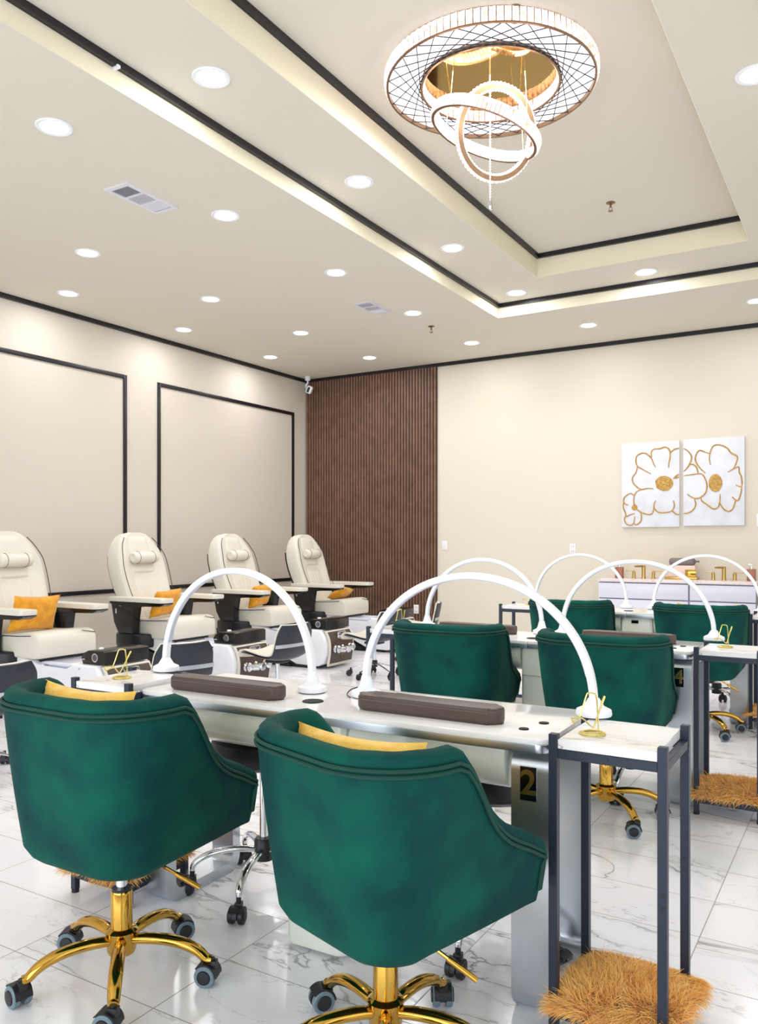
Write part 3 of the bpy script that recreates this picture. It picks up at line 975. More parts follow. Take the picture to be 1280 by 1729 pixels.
cushion('yellow_cushion', 'sliver of yellow cushion over the back of the far right green chair', (-.93, 5.73, .70), (R_(-12), 0, R_(0)), .38, .36, .09, 'pale_yellow', YG)

# ------------------------------------------------------------------ nail desks
def ring_loop(b, x0, x1, y0, y1, z0, z1, t, r):
    o = rrect(y0, y1, z0, z1, r, 6); i = rrect(y0 + t, y1 - t, z0 + t, z1 - t, r - t * .6, 6)
    n = len(o)
    vs = [(x0, *p) for p in o] + [(x0, *p) for p in i] + [(x1, *p) for p in o] + [(x1, *p) for p in i]
    fs = []
    for k in range(n):
        k2 = (k + 1) % n
        fs += [[k, k2, n + k2, n + k], [2 * n + k, 2 * n + k2, 3 * n + k2, 3 * n + k], [k, k2, 2 * n + k2, 2 * n + k], [n + k, n + k2, 3 * n + k2, 3 * n + k]]
    b.add(vs, fs)
def number_plate(t, parent, x, y, z, w, h, body, size, gold='gold_satin'):
    p = B().box(x - w / 2, x + w / 2, y - .003, y, z - h / 2, z + h / 2).build('number_plate', 'sign_black', parent)
    if body:
        mt = Matrix.Translation((x, y - .0038, z)) @ Matrix.Rotation(PI / 2, 4, 'X')
        d = text_mesh('numeral', body, size, mt, gold, t, fat=.0016)
        return p, d
    return p, None
def desk(label, loc, rz, num):
    # origin: near right corner of the worktop; x runs left (negative)
    t = thing('nail_desk', label, 'desk', loc, rz, 'white double nail desks')
    L0, S = -1.505, -.825       # left end, seam
    D = .44
    for x0, x1 in ((L0, S - .0012), (S + .0012, 0)):
        rr = rrect(x0, x1, 0, D, .035, 5)
        # square off the seam side
        out = []
        for px, py in rr:
            if x1 == 0 and px < x0 + .035: px = x0 if abs(py - D / 2) > D / 2 - .036 else px
            if x1 != 0 and px > x1 - .035: px = x1 if abs(py - D / 2) > D / 2 - .036 else px
            out.append((px, py))
        f = B().prism(out, 'z', .746, .76, .003, 2).build('worktop', 'desk_top', t)
        b = B().prism([(px, py) for px, py in out], 'z', .722, .7465, .002, 1); b.build('edge_band', 'brushed', f)
    # aprons with rounded lower edge
    for x0, x1 in ((L0 + .12, S - .05), (S + .19, -.13)):
        poly = [(.03, .721), (.022, .70), (.025, .66), (.04, .625), (.075, .598), (.13, .588), (D - .05, .588), (D - .03, .60), (D - .03, .721)]
        B().prism(poly, 'x', x0, x1, .003, 2).build('drawer_box', 'desk_body', t)
    b = B().prism(rrect(S - .045, S + .185, .015, D - .03, .03, 5), 'z', .012, .72, .006, 2); ped = b.build('pedestal', 'desk_body', t)
    b = B().prism(rrect(S - .02, S + .16, .05, D - .06, .03, 5), 'z', 0, .012); b.build('plinth', 'black_plastic', ped)
    B().box(S - .035, S + .175, .0125, .016, .575, .578).build('drawer_line', 'gap', ped)
    for x0, x1, side in ((L0 + .01, L0 + .115, 'l'), (-.112, -.004, 'r')):
        b = B(); ring_loop(b, x0, x1, .03, D - .015, 0, .722, .042, .06); lg = b.build('loop_leg', 'brushed', t, ang=30)
        b = B(); b.box(x0 + .012, x1 - .012, .45 * D, .6 * D, .002, .02); 
        b.bm.free()
    if num:
        number_plate(t, t, -.062, .03, .630, .046, .092, num, .094)
    else:
        number_plate(t, t, -.765, .014, .692, .05, .022, '', .02)
    # cable grommets
    for gx, gy, gr in ((S - .018, .135, .036), (-.10, .10, .015), (-.075, .20, .015), (L0 + .10, .10, .015)):
        b = B(); b.lathe([(0, .003), (gr * .6, .003), (gr * .95, .0025), (gr, 0), (0, 0)], c=(gx, gy, .7602), n=22); b.build('cable_grommet', 'grommet_black', t)
    return t
desk('front white double nail desk, silver loop leg marked with gold 2', (-.735, 2.085, 0), R_(1.3), '2')
desk('middle white double nail desk with dark number plate behind green chair', (-.735, 4.115, 0), 0, '4')
desk('farthest white double nail desk in front of the vanity', (-.735, 6.165, 0), 0, '')

# ------------------------------------------------------------------ shelf stands with marble tops
def side_shelf(label, loc, rz=0.0):
    # origin: floor under the centre; legs at +-.137, +-.139
    t = thing('side_shelf_stand', label, 'shelf stand', loc, rz, 'slim dark metal shelf stands with marble tops')
    hx, hy, w = .137, .139, .0115
    for sx in (-1, 1):
        for sy in (-1, 1):
            lg = B().box(sx * hx - w, sx * hx + w, sy * hy - w, sy * hy + w, .012, .79, .0012, 1).build('leg', 'dark_navy', t)
            b = B(); b.cyl((sx * hx, sy * hy, 0), (sx * hx, sy * hy, .012), .014, n=14)
            for dz in (.40, .43):
                b.cyl((sx * hx + w * .2, sy * hy - w - .001, dz), (sx * hx + w * .2, sy * hy - w + .001, dz), .006, n=10)
            b.build('levelling_foot', 'black_plastic', lg)
    for z0, z1, nm in ((.728, .752, 'upper_rails'), (.055, .079, 'lower_rails')):
        b = B()
        for sy in (-1, 1): b.box(-hx + w, hx - w, sy * hy - w * .8, sy * hy + w * .8, z0, z1, .001, 1)
        for sx in (-1, 1): b.box(sx * hx - w * .8, sx * hx + w * .8, -hy + w, hy - w, z0, z1, .001, 1)
        if z0 > .5: b.cyl((0, -hy - w - .0005, .741), (0, -hy, .741), .006, n=12)
        b.build(nm, 'dark_navy', t)
    B().box(-hx + w, hx - w, -hy - w * .6, hy + w * .6, .7525, .778, .0015, 1).build('marble_top', 'marble_top', t)
    B().box(-hx + w, hx - w, -hy - w * .4, hy + w * .4, .0795, .094, .0015, 1).build('lower_shelf', 'white_gloss', t)
    return t
sh = [((-.569, 2.195), 0, 'slim marble-topped shelf stand at the right end of the front desk'),
      ((-2.375, 2.14), R_(1.3), 'slim marble-topped shelf stand at the left end of the front desk'),
      ((-.569, 4.225), 0, 'slim marble-topped shelf stand at the right end of the middle desk'),
      ((-2.395, 4.225), 0, 'slim marble-topped shelf stand at the left end of the middle desk'),
      ((-.569, 6.27), 0, 'slim marble-topped shelf stand at the right end of the farthest desk'),
      ((-2.40, 6.24), 0, 'slim marble-topped shelf stand at the left end of the farthest desk')]
s0 = None
for (x, y), rz, lab in sh:
    if s0 is None: s0 = side_shelf(lab, (x, y, 0), rz)
    else: dup(s0, (x, y, 0), rz, lab)

# fur throws on the lower shelves
def fur_rug(label, x, y, w, h, top, nst, length, rz=0, wid=.0016):
    t = thing('fur_throw', label, 'fur throw', (x, y, .094), rz, 'ginger fur throws on the lower shelves')
    rnd = random.Random(int(abs(x * 100) + y * 10))
    def hgt(u, v):
        q = max(0, 1 - abs(u) ** 2.5) ** .6 * max(0, 1 - abs(v) ** 2.5) ** .6
        return .004 + (top - .094) * q * (1 + .15 * math.sin(5 * u + 2) * math.cos(4 * v))
    n = 20; vs = []; fs = []
    for i in range(n + 1):
        for j in range(n + 1):
            u, v = -1 + 2 * i / n, -1 + 2 * j / n
            vs.append((u * w / 2, v * h / 2, hgt(u, v)))
    for i in range(n):
        for j in range(n):
            a = i * (n + 1) + j; fs.append([a, a + 1, a + n + 2, a + n + 1])
    k = len(vs)
    vs += [(-w / 2, -h / 2, 0), (w / 2, -h / 2, 0), (w / 2, h / 2, 0), (-w / 2, h / 2, 0)]
    fs.append([k, k + 1, k + 2, k + 3])
    B_ = B(); B_.add(vs, fs); B_.build('hide', 'fur_base', t, ang=80)
    me_v, me_f = [], []
    whorls = [(rnd.uniform(-.8, .8), rnd.uniform(-.8, .8), rnd.uniform(0, 2 * PI)) for _ in range(7)]
    for s_ in range(nst):
        u, v = rnd.uniform(-1, 1), rnd.uniform(-1, 1)
        p = Vector((u * w / 2, v * h / 2, hgt(u, v) - .002))
        best = min(whorls, key=lambda q: (q[0] - u) ** 2 + (q[1] - v) ** 2)
        ang = best[2] + rnd.gauss(0, .5)
        d = Vector((math.cos(ang), math.sin(ang), 0)) * .55 + Vector((u, v, 0)) * .75
        edge = max(abs(u), abs(v))
        d.z = .8 - .7 * edge ** 3 + rnd.uniform(-.15, .35)
        d.normalize()
        ln = length * rnd.uniform(.6, 1.15)
        side = Vector((rnd.uniform(-1, 1), rnd.uniform(-1, 1), rnd.uniform(-.4, .4))).cross(d)
        if side.length < 1e-3: continue
        side.normalize()
        base = len(me_v); q = p.copy(); dd = d.copy()
        curl = Vector((rnd.uniform(-.5, .5), rnd.uniform(-.5, .5), -.62))
        seg = 4
        for m_ in range(seg + 1):
            wv = wid * (1 - .85 * m_ / seg)
            me_v.append(q - side * wv); me_v.append(q + side * wv)
            dd = (dd + curl * .38).normalized()
            q = q + dd * ln / seg
            if q.z < -.055: q.z = -.055
        for m_ in range(seg):
            a = base + 2 * m_; me_f.append((a, a + 1, a + 3, a + 2))
    me = bpy.data.meshes.new('fur_pile'); me.from_pydata([tuple(v) for v in me_v], [], me_f)
    for p_ in me.polygons: p_.use_smooth = True
    me.materials.append(M['fur'])
    o = bpy.data.objects.new('fur_pile', me); C.objects.link(o); o.parent = t
    o['kind'] = 'stuff'
    return t
fur_rug('shaggy ginger fur throw on the lower shelf at the front desk, bottom right corner', -.548, 2.18, .29, .33, .112, 24000, .055)
fur_rug('ginger fur throw on the lower shelf at the right end of the middle desk', -.56, 4.22, .32, .36, .125, 8000, .052, wid=.002)
fur_rug('ginger fur throw under the left front green chair, on the left shelf stand', -2.375, 2.13, .29, .35, .125, 7000, .045, wid=.0018)
fur_rug('ginger fur throw on the lower shelf at the right end of the farthest desk', -.569, 6.27, .32, .34, .135, 1800, .05, wid=.003)

# ------------------------------------------------------------------ phone stands of gold wire
def phone_stand(label, loc, rz):
    t = thing('wire_phone_stand', label, 'phone stand', loc, rz, 'gold wire phone stands')
    b = B()
    ring = [(.036 * math.cos(a) * (1 - .12 * k), .036 * math.sin(a) * (1 - .12 * k), .002 + .0015 * k) for k, a in [(i / 24, 2 * PI * i / 24 + 1.2) for i in range(60)]]
    b.tube(ring, .0021, 6); b.tube([(-.03, -.012, .003), (-.005, 0, .004), (.03, .01, .003)], .002, 6)
    b.build('coil_base', 'gold_wire', t)
    b = B()
    b.tube(catmull([(.016, .014, .003), (.014, .012, .05), (.010, .010, .098), (.004, .010, .106), (-.010, .010, .107), (-.016, .008, .100), (-.030, .002, .055), (-.038, -.004, .040), (-.050, -.028, .034), (-.056, -.034, .046)], 5), .0022, 6)
    b.tube(catmull([(-.056, -.034, .046), (-.030, -.010, .044), (-.006, -.024, .026), (.002, -.024, .027), (.016, -.006, .062), (.030, .008, .098)], 5), .0022, 6)
    b.cyl((.022, .0, .078), (.031, .009, .100), .0032, n=8)
    b.build('wire_cradle', 'gold_wire', t)
    return t
p0 = phone_stand('gold wire phone stand on the near right marble shelf, beside arch lamp base', (-.632, 2.15, .778), R_(20))
dup(p0, (-2.40, 2.12, .778), R_(30), 'gold wire phone stand on the shelf at the front desk left end')
dup(p0, (-.60, 4.24, .778), R_(20), 'gold wire phone stand on the shelf at the middle desk right end')
dup(p0, (-2.40, 4.24, .778), R_(60), 'gold wire phone stand on the shelf at the middle desk left end')
dup(p0, (-2.36, 6.28, .778), R_(10), 'gold wire phone stand on the shelf at the farthest desk left end')

# ------------------------------------------------------------------ arch lamps
def arch_lamp(label, loc, half, rz=0, zl=0.0, zr=0.0, cord=False):
    t = thing('arch_lamp', label, 'lamp', loc, rz, 'white arched desk lamps')
    top = .421
    n = 56
    b = B(); outer = []
    pts = []
    for i in range(n + 1):
        a = PI * i / n
        pts.append((half * math.cos(a), 0, .05 + (top - .05) * math.sin(a) ** .97 if 0 < i < n else .05))
    sec = rrect(-.014, .014, -.0105, .0105, .004, 3)
    # sweep manually: radial direction in the XZ plane, width along Y
    L_ = []; L2 = []
    for i in range(n + 1):
        p = Vector(pts[i]); q0 = Vector(pts[max(i - 1, 0)]); q1 = Vector(pts[min(i + 1, n)])
        tg = (q1 - q0).normalized(); rd = Vector((tg.z, 0, -tg.x))
        if i in (0, n): rd = Vector((1 if i == 0 else -1, 0, 0))
        if rd.dot(p - Vector((0, 0, .1))) < 0: rd = -rd
        L_.append([tuple(p + rd * (b_) + Vector((0, a, 0))) for a, b_ in sec])
        if 3 < i < n - 3:
            L2.append([tuple(p - rd * .0104 + Vector((0, a, 0)) + rd * c_) for a, c_ in ((-.009, 0), (.009, 0), (.009, -.0022), (-.009, -.0022))])
    b.loops(L_); b.build('arc', 'white_plastic', t)
    B().loops(L2).build('light_strip', 'grey_diffuser', t)
    for sx, dz in ((-1, zl), (1, zr)):
        b = B()
        cx = sx * half
        b.lathe([(0, dz + .003), (.050, dz + .003), (.052, dz + .008), (.050, dz + .020), (.030, dz + .030), (.024, dz + .040), (.016, .072), (.0, .074)], c=(cx, 0, 0), n=28, m=0)
        b.lathe([(0, dz), (.047, dz), (.047, dz + .003), (0, dz + .003)], c=(cx, 0, 0), n=24, m=1)
        b.build('base', ['white_plastic', 'black_plastic'], t)
    if cord:
        b = B(); x = -half
        b.tube(catmull([(x - .03, .02, .03), (x - .06, .0, .02), (x - .065, -.02, .005), (x - .03, -.055, .004)], 5), .002, 6)
        b.tube(catmull([(x + .03, .03, .012), (x + .05, .045, .004), (x + .07, .05, .007)], 5), .002, 6)
        b.cyl((x + .065, .05, .0075), (x + .09, .052, .0075), .005, n=8); b.cyl((x + .09, .052, .0075), (x + .14, .056, .0075), .007, .005, n=8)
        b.build('power_cord', 'black_plastic', t)
    return t
arch_lamp('white arch lamp on the left half of the front desk', (-2.03, 2.33, .76), .348, R_(1.3), zl=.019, zr=0)
arch_lamp('white arch lamp on the right half of the front desk, black cord at its foot', (-1.083, 2.365, .76), .39, R_(.5), zr=.019, cord=True)
arch_lamp('white arch lamp on the left half of the middle desk', (-1.985, 4.49, .76), .37)
arch_lamp('white arch lamp on the right half of the middle desk', (-1.09, 4.49, .76), .40, zr=.019)
arch_lamp('white arch lamp on the left half of the farthest desk', (-2.035, 6.56, .76), .375)
arch_lamp('white arch lamp on the right half of the farthest desk, in front of sinks', (-1.07, 6.57, .76), .38)

# ------------------------------------------------------------------ arm rests
def arm_rest(label, loc, rz, w=.485):
    t = thing('arm_rest_cushion', label, 'arm rest', loc, rz, 'brown leather arm rests on the desks')
    d = .082
    B().prism(rrect(-w / 2, w / 2, -d / 2, d / 2, .034, 6), 'z', 0.0005, .048, .012, 4).build('pad', 'leather_brown', t, ang=60)
    b = B()
    n = int(w / .009)
    for i in range(n):
        x = -w / 2 + .03 + (w - .06) * i / n
        b.box(x, x + .005, -d / 2 - .0006, -d / 2 + .002, .0335, .0348)
    b.build('stitching', 'stitch', t)
    return t
a0 = arm_rest('brown leather arm rest on the right half of the front desk, nearest', (-1.155, 2.21, .76), R_(0.5))
dup(a0, (-1.925, 2.165, .76), R_(1.3), 'brown leather arm rest on the left half of the front desk')
dup(a0, (-1.10, 4.385, .76), 0, 'brown leather arm rest on the right half of the middle desk')
dup(a0, (-1.97, 4.385, .76), 0, 'brown leather arm rest on the left half of the middle desk')
dup(a0, (-1.99, 6.46, .76), 0, 'brown leather arm rest on the left half of the farthest desk')

# ------------------------------------------------------------------ technician stools behind the desks
def stool(label, loc, rz, ang):
    t = thing('round_stool', label, 'stool', loc, rz, 'black round technician stools')
    B().lathe([(0, .48), (.17, .48), (.19, .495), (.196, .53), (.19, .565), (.165, .582), (0, .586)], n=36).build('seat', 'black_vinyl', t)
    B().cyl((0, 0, .16), (0, 0, .48), .0165, n=16).build('gas_lift', 'chrome', t)
    B().lathe([(0, .115), (.036, .115), (.036, .185), (.03, .195), (0, .195)], n=20).build('hub', 'black_plastic', t)
    B().tube([(.03, 0, .46), (.1, .03, .45), (.15, .05, .40)], .004, 6).build('height_lever', 'black_plastic', t)
    star_base(t, ang, .26, 'chrome', (.15, .085), .015, .027, False)
    return t
st0 = stool('black round stool with chrome base between the two front green chairs', (-1.925, 2.37, 0), 0, R_(218))
dup(st0, (-1.06, 2.46, 0), R_(54), 'black round stool mostly hidden behind the centre foreground chair')
dup(st0, (-1.07, 4.30, 0), R_(-20), 'black and chrome stool behind the gold-based chair of the middle row')
dup(st0, (-1.02, 6.76, 0), R_(15), 'black and chrome stool seen under the far right green chair')

# ------------------------------------------------------------------ low shell chairs in the pedicure aisle
def shell_chair(label, loc, rz, ang):
    # faces local +x
    t = thing('shell_stool_chair', label, 'chair', loc, rz, 'black and white low shell chairs')
    prof = [(.235, .345), (.225, .368), (.18, .378), (.08, .365), (-.02, .352), (-.10, .352), (-.155, .375), (-.185, .43), (-.20, .50), (-.215, .57), (-.225, .63)]
    wid = [.15, .185, .20, .21, .215, .215, .215, .215, .21, .20, .165]
    cp = catmull([(x, w_, z) for (x, z), w_ in zip(prof, wid)], 4)
    def layer(off, th, shrink, name, m, start=0):
        L_ = []
        for i, p in enumerate(cp):
            if i < start: continue
            q0, q1 = cp[max(i - 1, 0)], cp[min(i + 1, len(cp) - 1)]
            tx, tz = q1.x - q0.x, q1.z - q0.z; l_ = math.hypot(tx, tz) or 1
            nx, nz = tz / l_, -tx / l_       # upper/front side
            W = p.y - shrink
            row = []
            K = 10
            for side in (0, 1):
                for j in range(K + 1):
                    u = -1 + 2 * j / K if side == 0 else 1 - 2 * j / K
                    cup = .035 * abs(u) ** 2.4
                    o = off + cup + (th if side == 0 else 0) * (1 - abs(u) ** 8 * .6)
                    row.append((p.x + nx * o, u * W, p.z + nz * o))
            L_.append(row)
        return B().loops(L_).build(name, m, t, ang=60)
    layer(.004, .026, .002, 'seat_pad', 'leather_white')
    layer(-.012, .017, 0, 'outer_shell', 'shell_black', 6)
    # silver band round the back of the shell
    L_ = []
    for j in range(17):
        u = -1 + 2 * j / 16
        cup = .035 * abs(u) ** 2.4
        x = -.187 + cup * .9 - .0165
        L_.append([(x, u * .217, .455), (x - .003, u * .2175, .455), (x - .006, u * .2175, .483), (x - .002, u * .217, .483)])
    B().loops(L_).build('silver_band', 'brushed', t)
    B().box(-.07, .07, -.07, .07, .315, .337, .004).build('mounting_plate', 'black_plastic', t)
    B().cyl((0, 0, .10), (0, 0, .32), .017, n=16).build('gas_lift', 'chrome', t)
    B().lathe([(0, .095), (.03, .095), (.03, .15), (.022, .16), (0, .16)], n=18).build('hub', 'black_plastic', t)
    star_base(t, ang, .235, 'chrome', (.125, .075), .012, .025, False, thin=True)
    return t
sc0 = shell_chair('low black and white shell chair with silver band in front of the third pedicure chair', (-4.10, 5.22, 0), R_(176), R_(20))
dup(sc0, (-3.99, 3.95, 0), R_(160), 'low shell chair whose black back shows behind the front desk left lamp foot')
dup(sc0, (-4.17, 2.72, 0), R_(172), 'low shell chair cut by the left edge of the photo')
dup(sc0, (-4.05, 6.64, 0), R_(176), 'low shell chair with chrome legs right of the number 6 pedicure tub')
dup(sc0, (-4.17, 7.78, 0), R_(205), 'low shell chair by the foot of the back wall, beyond the middle desk lamp')

# ------------------------------------------------------------------ pedicure chairs
XO = -5.60
def pedi(label, y, number, ph):
    t = thing('pedicure_chair', label, 'spa chair', (XO, y, 0), 0, 'ivory pedicure chairs along the left wall')
    X = lambda x: x - XO
    # black base under the hull
    poly = [(X(-6.12), .0), (X(-6.15), .34), (X(-5.95), .40), (X(-5.45), .38), (X(-5.0), .14), (X(-4.85), .0)]
    B().prism(poly, 'y', -.235, .235, .01, 2).build('base', 'black_vinyl', t)
    # white hull sweeping from under the seat to the tub
    hull = [(-6.02, .40), (-5.95, .345), (-5.70, .325), (-5.45, .25), (-5.20, .10), (-5.05, .03), (-4.78, .025), (-4.71, .06), (-4.675, .15), (-4.67, .25), (-4.70, .33), (-4.75, .395), (-5.02, .395), (-5.04, .335), (-5.36, .34), (-5.42, .385), (-5.6, .40)]
    B().prism([(X(a), b_) for a, b_ in hull], 'y', -.25, .25, .018, 3).build('hull', 'white_gloss', t, ang=50)
    # dark inner panel seen below the sweep
    pl = [(-5.92, .30), (-5.70, .285), (-5.42, .205), (-5.16, .06), (-5.10, .01), (-6.0, .01)]
    B().prism([(X(a), b_) for a, b_ in pl], 'y', -.253, .253).build('side_panel', 'gloss_black', t)
    # foot bath rim
    b = B()
    rim = rrect(X(-5.50), X(-5.03), -.20, .20, .10, 8); inn = rrect(X(-5.47), X(-5.06), -.17, .17, .08, 8)
    n = len(rim)
    vs = [(*p, .36) for p in rim] + [(*p, .375) for p in rim] + [(*p, .378) for p in inn] + [(*p, .30) for p in inn]
    fs = []
    for lv in range(3):
        for k in range(n):
            k2 = (k + 1) % n; fs.append([lv * n + k, lv * n + k2, (lv + 1) * n + k2, (lv + 1) * n + k])
    fs.append([3 * n + k for k in range(n)]); fs.append([k for k in range(n)])
    b.add(vs, fs); b.build('basin', 'drawer', t)
    # brown front panel, curved with the hull, on a white border
    fr = [(-4.668, .03), (-4.660, .09), (-4.648, .16), (-4.646, .24), (-4.66, .31), (-4.70, .385)]
    fp = catmull([(X(a), 0, z) for a, z in fr], 4)
    def skin(y0, y1, off, th, i0, i1):
        return [[(p.x + off, y0, p.z), (p.x + off, y1, p.z), (p.x + off + th, y1, p.z), (p.x + off + th, y0, p.z)] for p in fp[i0:i1]]
    B().loops(skin(-.215, .215, -.02, .022, 0, len(fp))).build('front_border', 'leather_white', t)
    B().loops(skin(-.200, .200, -.01, .0145, 2, len(fp) - 1)).build('front_panel', 'tub_brown', t)
    # badge
    bx = X(-4.652)
    bd = B(); o = rrect(-.075, .075, -.035, .035, .02, 4)
    bd.prism([(p[0], .335 + p[1]) for p in o], 'x', bx - .008, bx + .003, .001)
    mb = Matrix.Rotation(math.radians(-9), 4, 'Y')
    badge = bd.build('badge', 'chrome', t)
    b = B(); b.box(bx + .003, bx + .0042, -.055, .055, .355, .361); b.box(bx + .003, bx + .0042, -.055, .055, .309, .315)
    b.build('badge_bars', 'black_plastic', badge)
    mt = Matrix.Translation((bx + .004, 0, .335)) @ Matrix.Rotation(PI / 2, 4, 'Z') @ Matrix.Rotation(PI / 2, 4, 'X')
    text_mesh('badge_lettering', 'LUXURY', .026, mt, 'black_plastic', badge)
    # faucet: cross knobs and spout
    b = B()
    for yy in (-.13, .13):
        b.lathe([(0, 0), (.034, 0), (.038, .010), (.026, .020), (.020, .03), (.036, .036), (.040, .052), (.026, .066), (0, .068)], n=14, mtx=Matrix.Translation((X(-4.648), yy, .20)) @ Matrix.Rotation(PI / 2, 4, 'Y'))
    b.lathe([(0, 0), (.034, 0), (.034, .012), (.022, .024), (.02, .05), (0, .052)], n=16, mtx=Matrix.Translation((X(-4.648), 0, .20)) @ Matrix.Rotation(PI / 2, 4, 'Y'))
    b.tube([(X(-4.632), -.13, .20), (X(-4.632), -.06, .188), (X(-4.632), 0, .185), (X(-4.632), .06, .188), (X(-4.632), .13, .20)], [.024, .030, .038, .030, .024], 12)
    b.lathe([(0, 0), (.030, 0), (.036, .02), (.030, .034), (0, .034)], n=16, mtx=Matrix.Translation((X(-4.61), .035, .185)) @ Matrix.Rotation(PI / 2, 4, 'Y'))
    b.build('faucet', 'chrome', t)
    if number:
        mt = Matrix.Translation((X(-4.6455), .0, .112)) @ Matrix.Rotation(PI / 2, 4, 'Z') @ Matrix.Rotation(PI / 2, 4, 'X')
        text_mesh('numeral', number, .085, mt, 'gold_satin', t, .002, .003)
    # black console on top of the tub end
    prof = [(-4.94, .396), (-4.955, .44), (-4.93, .475), (-4.88, .495), (-4.72, .50), (-4.70, .49), (-4.70, .396)]
    B().prism([(X(a), z) for a, z in prof], 'y', -.205, .215, .008, 2).build('console', 'gloss_black', t)
    mk = Matrix.Translation((X(-4.80), -.205, .448)) @ Matrix.Rotation(PI / 2, 4, 'X')
    b = B(); b.ringlathe([(.024, 0), (.032, 0), (.032, .006), (.024, .006)], n=24, m=0, mtx=mk); b.lathe([(0, 0), (.024, 0), (.024, .003), (0, .004)], n=20, m=1, mtx=mk)
    b.build('speaker_ring', ['chrome', 'vent_dark'], t)
    b = B(); b.cyl((X(-4.93), -.212, .43), (X(-4.90), -.212, .432), .004, n=6); b.cyl((X(-4.915), -.256, .365), (X(-4.915), -.248, .365), .009, n=12); b.build('side_fittings', 'chrome', t)
    B().lathe([(0, 0), (.02, 0), (.018, .012), (0, .014)], c=(X(-4.86), -.1, .495), n=14).build('top_knob', 'white_plastic', t)
    # seat
    b = B()
    n = 14; secs = []
    xs = [-5.97, -5.93, -5.85, -5.7, -5.55, -5.44, -5.385, -5.36, -5.352]
    for i, x in enumerate(xs):
        top = [.50, .545, .565, .57, .585, .592, .58, .55, .50][i]; bot = [.42, .40, .395, .395, .395, .395, .398, .405, .43][i]
        hw = [.24, .262, .27, .272, .272, .272, .27, .266, .255][i]
        r_ = min(.022, (top - bot) / 2.2)
        sec_ = rrect(-hw, hw, bot, top, r_, 4)
        secs.append([(X(x), p[0], p[1] + (.014 * (1 - (p[0] / hw) ** 2) if p[1] > (top + bot) / 2 else 0)) for p in sec_])
    b.loops(secs); seat = b.build('seat', 'leather_white', t, ang=40)
    b = B()
    for sg in (-1, 1):
        b.tube([(X(-5.93), sg * .266, .552), (X(-5.8), sg * .273, .556), (X(-5.6), sg * .2745, .562), (X(-5.44), sg * .274, .572), (X(-5.39), sg * .20, .594), (X(-5.392), sg * .13, .6)][:4], .0035, 6)
    b.tube([(X(-5.362), .262, .56), (X(-5.372), .14, .585)], .003, 6)
    b.build('piping', 'leather_piping', seat)
    B().box(X(-5.96), X(-5.40), -.22, .22, .375, .397, .004).build('seat_frame', 'black_plastic', t)
    # backrest
    vs_ = [0, .04, .12, .25, .4, .52, .64, .74, .82, .89, .945, .98, 1.0]
    zs = [.50 + .875 * v for v in vs_]
    Wv = [.235, .25, .258, .268, .283, .291, .291, .279, .255, .222, .182, .135, .07]
    Xf = [-5.835 - .30 * v - .03 * math.sin(PI * v) for v in vs_]
    Tk = [.15, .18, .195, .205, .21, .21, .205, .195, .18, .165, .145, .115, .06]
    secs = []; NN = 40
    for v, z, W, xf, th in zip(vs_, zs, Wv, Xf, Tk):
        row = []
        wing = .07 * min(1, max(0, (v - .0) / .2)) * (1 - max(0, (v - .75) / .25))
        for k in range(NN):
            a = 2 * PI * k / NN
            cu, su = math.cos(a), math.sin(a)
            yy = W * math.copysign(abs(cu) ** .55, cu)
            xx = th / 2 * math.copysign(abs(su) ** .5, su)
            if su > 0:
                xx += wing * (abs(yy / W) ** 2.2) * .9 - .012 * (1 - abs(yy / W) ** 2)
            row.append((X(xf) - th / 2 + xx, yy, z + .12 * 0))
        secs.append(row)
    b = B(); b.loops(secs); back = b.build('backrest', 'leather_white', t, ang=60)
    B().loops([[(X(xf) - th - .004, -W * .82, z), (X(xf) - th - .004, W * .82, z), (X(xf) - th - .018, W * .8, z), (X(xf) - th - .018, -W * .8, z)] for z, W, xf, th in list(zip(zs, Wv, Xf, Tk))[:8]]).build('back_shell', 'black_plastic', t)
    b = B()
    for sg in (-1, 1):
        pl_ = []
        for v, z, W, xf, th in list(zip(vs_, zs, Wv, Xf, Tk))[1:11]:
            wing = .07 * min(1, v / .2) * (1 - max(0, (v - .75) / .25))
            pl_.append((X(xf) + wing * .80 - .001, sg * W * .955, z))
        b.tube(catmull(pl_, 4), .0038, 6)
    b.build('piping', 'leather_piping', back)
    # raised centre panel: pleated lower part, smooth upper part
    b = B(); NNN = 24
    for z0, z1, w0, w1, pleat in ((.56, .97, .145, .165, 1), (.985, 1.10, .165, .165, 0), (1.13, 1.335, .16, .115, 0)):
        rows = []
        for i in range(9):
            f = i / 8; z = z0 + (z1 - z0) * f; v = (z - .50) / .875
            xf = -5.835 - .30 * v - .03 * math.sin(PI * v)
            w_ = w0 + (w1 - w0) * f
            edge = (1 - abs(2 * f - 1) ** 8)
            row = []
            for j in range(NNN + 1):
                u = -1 + 2 * j / NNN
                pz = .0035 * math.cos(u * 5.5 * PI) * pleat * (1 - f * .7)
                row.append((X(xf) - .008 + .016 * (1 - abs(u) ** 6) * edge + pz, u * w_, z))
            row += [(X(xf) - .04, w_, z), (X(xf) - .04, -w_, z)]
            rows.append(row)
        b.loops(rows)
    b.build('centre_panel', 'leather_white', back, ang=50)
    # head roll
    hz = 1.135; hx_ = X(-5.835 - .30 * .726 - .023) + .052
    b = B()
    prof = [(0, -.145), (.038, -.15), (.05, -.142), (.056, -.125), (.056, .125), (.05, .142), (.038, .15), (0, .145)]
    mh = Matrix.Translation((hx_, 0, hz)) @ Matrix.Rotation(PI / 2, 4, 'X')
    b.lathe(prof, n=24, mtx=mh); hr = b.build('head_roll', 'leather_white', t)
    b = B()
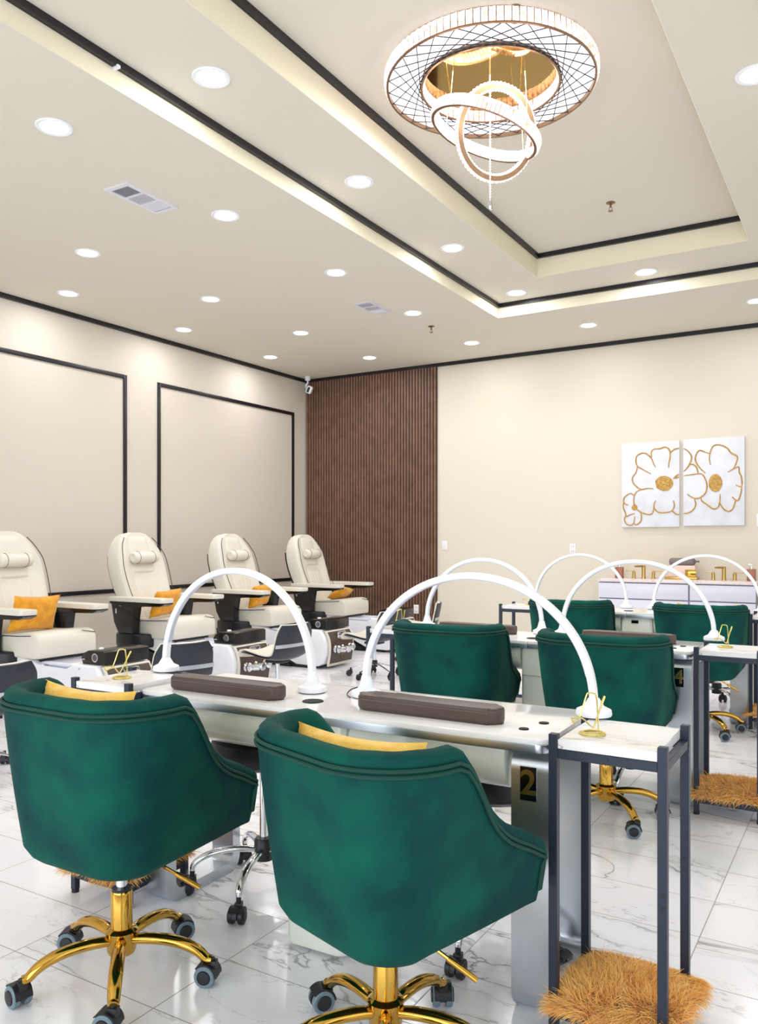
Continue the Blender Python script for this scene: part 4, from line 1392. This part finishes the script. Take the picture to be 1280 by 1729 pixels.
    for yy in (-.095, .095):
        b.ringlathe([(.053, -.003), (.0595, 0), (.053, .003)], n=28, mtx=Matrix.Translation((hx_, yy, hz)) @ Matrix.Rotation(PI / 2, 4, 'X'))
    b.build('piping', 'leather_piping', hr)
    # arms: manicure trays on black supports, drum at the foot
    for sg in (-1, 1):
        yc = sg * .335
        sup = B().prism([(X(-6.06), .725), (X(-5.73), .725), (X(-5.765), .66), (X(-5.775), .55), (X(-5.775), .44), (X(-5.96), .44), (X(-6.02), .54)], 'y', yc - .045, yc + .045, .01, 2)
        s_o = sup.build('arm_support', 'gloss_black', t)
        b = B(); b.cyl((X(-5.93), yc + sg * .045, .70), (X(-5.93), yc + sg * .049, .70), .010, n=12)
        b.box(X(-6.0), X(-5.98), yc - .047, yc + .047, .62, .67, .006); b.build('latch', 'chrome', s_o)
        u_ = B().prism([(X(-6.07), .722), (X(-6.05), .742), (X(-5.37), .742), (X(-5.36), .725), (X(-5.42), .705), (X(-5.6), .70), (X(-5.72), .69), (X(-6.02), .70)], 'y', yc - .06, yc + .06, .006, 2)
        u_.build('tray_underside', 'gloss_black', t)
        B().prism(rrect(X(-6.07), X(-5.36), yc - .075, yc + .075, .03, 5), 'z', .738, .776, .008, 3).build('arm_tray', 'leather_white', t)
        B().prism([(X(-5.86) + .225 * math.cos(a), sg * .25 + .14 * math.sin(a)) for a in [2 * PI * i / 28 for i in range(28)]], 'z', .315, .44, .02, 3).build('arm_drum', 'black_vinyl', t, ang=50)
    return t
pc = pedi('nearest ivory pedicure chair at the left edge, large yellow cushion on its seat', 4.20, None, 0)
dup(pc, (XO, 5.60, 0), 0, 'second ivory pedicure chair from the left, between the two wall frames')
p6 = pedi('third ivory pedicure chair from the left, gold number 6 on its tub', 6.98, '6', 0)
dup(pc, (XO, 8.38, 0), 0, 'farthest ivory pedicure chair, in front of the walnut slat panel')
OG = 'orange yellow velvet cushions on the pedicure chairs'
cushion('velvet_cushion', 'mustard velvet cushion on the nearest pedicure chair', (-5.73, 4.17, .715), (R_(-14), R_(-2), R_(-82)), .48, .30, .12, 'yellow', OG)
cushion('velvet_cushion', 'mustard velvet cushion on the second pedicure chair', (-5.70, 5.56, .71), (R_(-20), R_(2), R_(-78)), .42, .27, .12, 'yellow', OG)
cushion('velvet_cushion', 'mustard velvet cushion on the third pedicure chair beside number 6 tub', (-5.72, 6.98, .70), (R_(-18), R_(4), R_(-80)), .42, .26, .12, 'yellow', OG)
cushion('velvet_cushion', 'mustard velvet cushion lying nearly flat on the farthest pedicure chair', (-5.60, 8.38, .645), (R_(-62), R_(-6), R_(-70)), .44, .27, .11, 'yellow', OG)
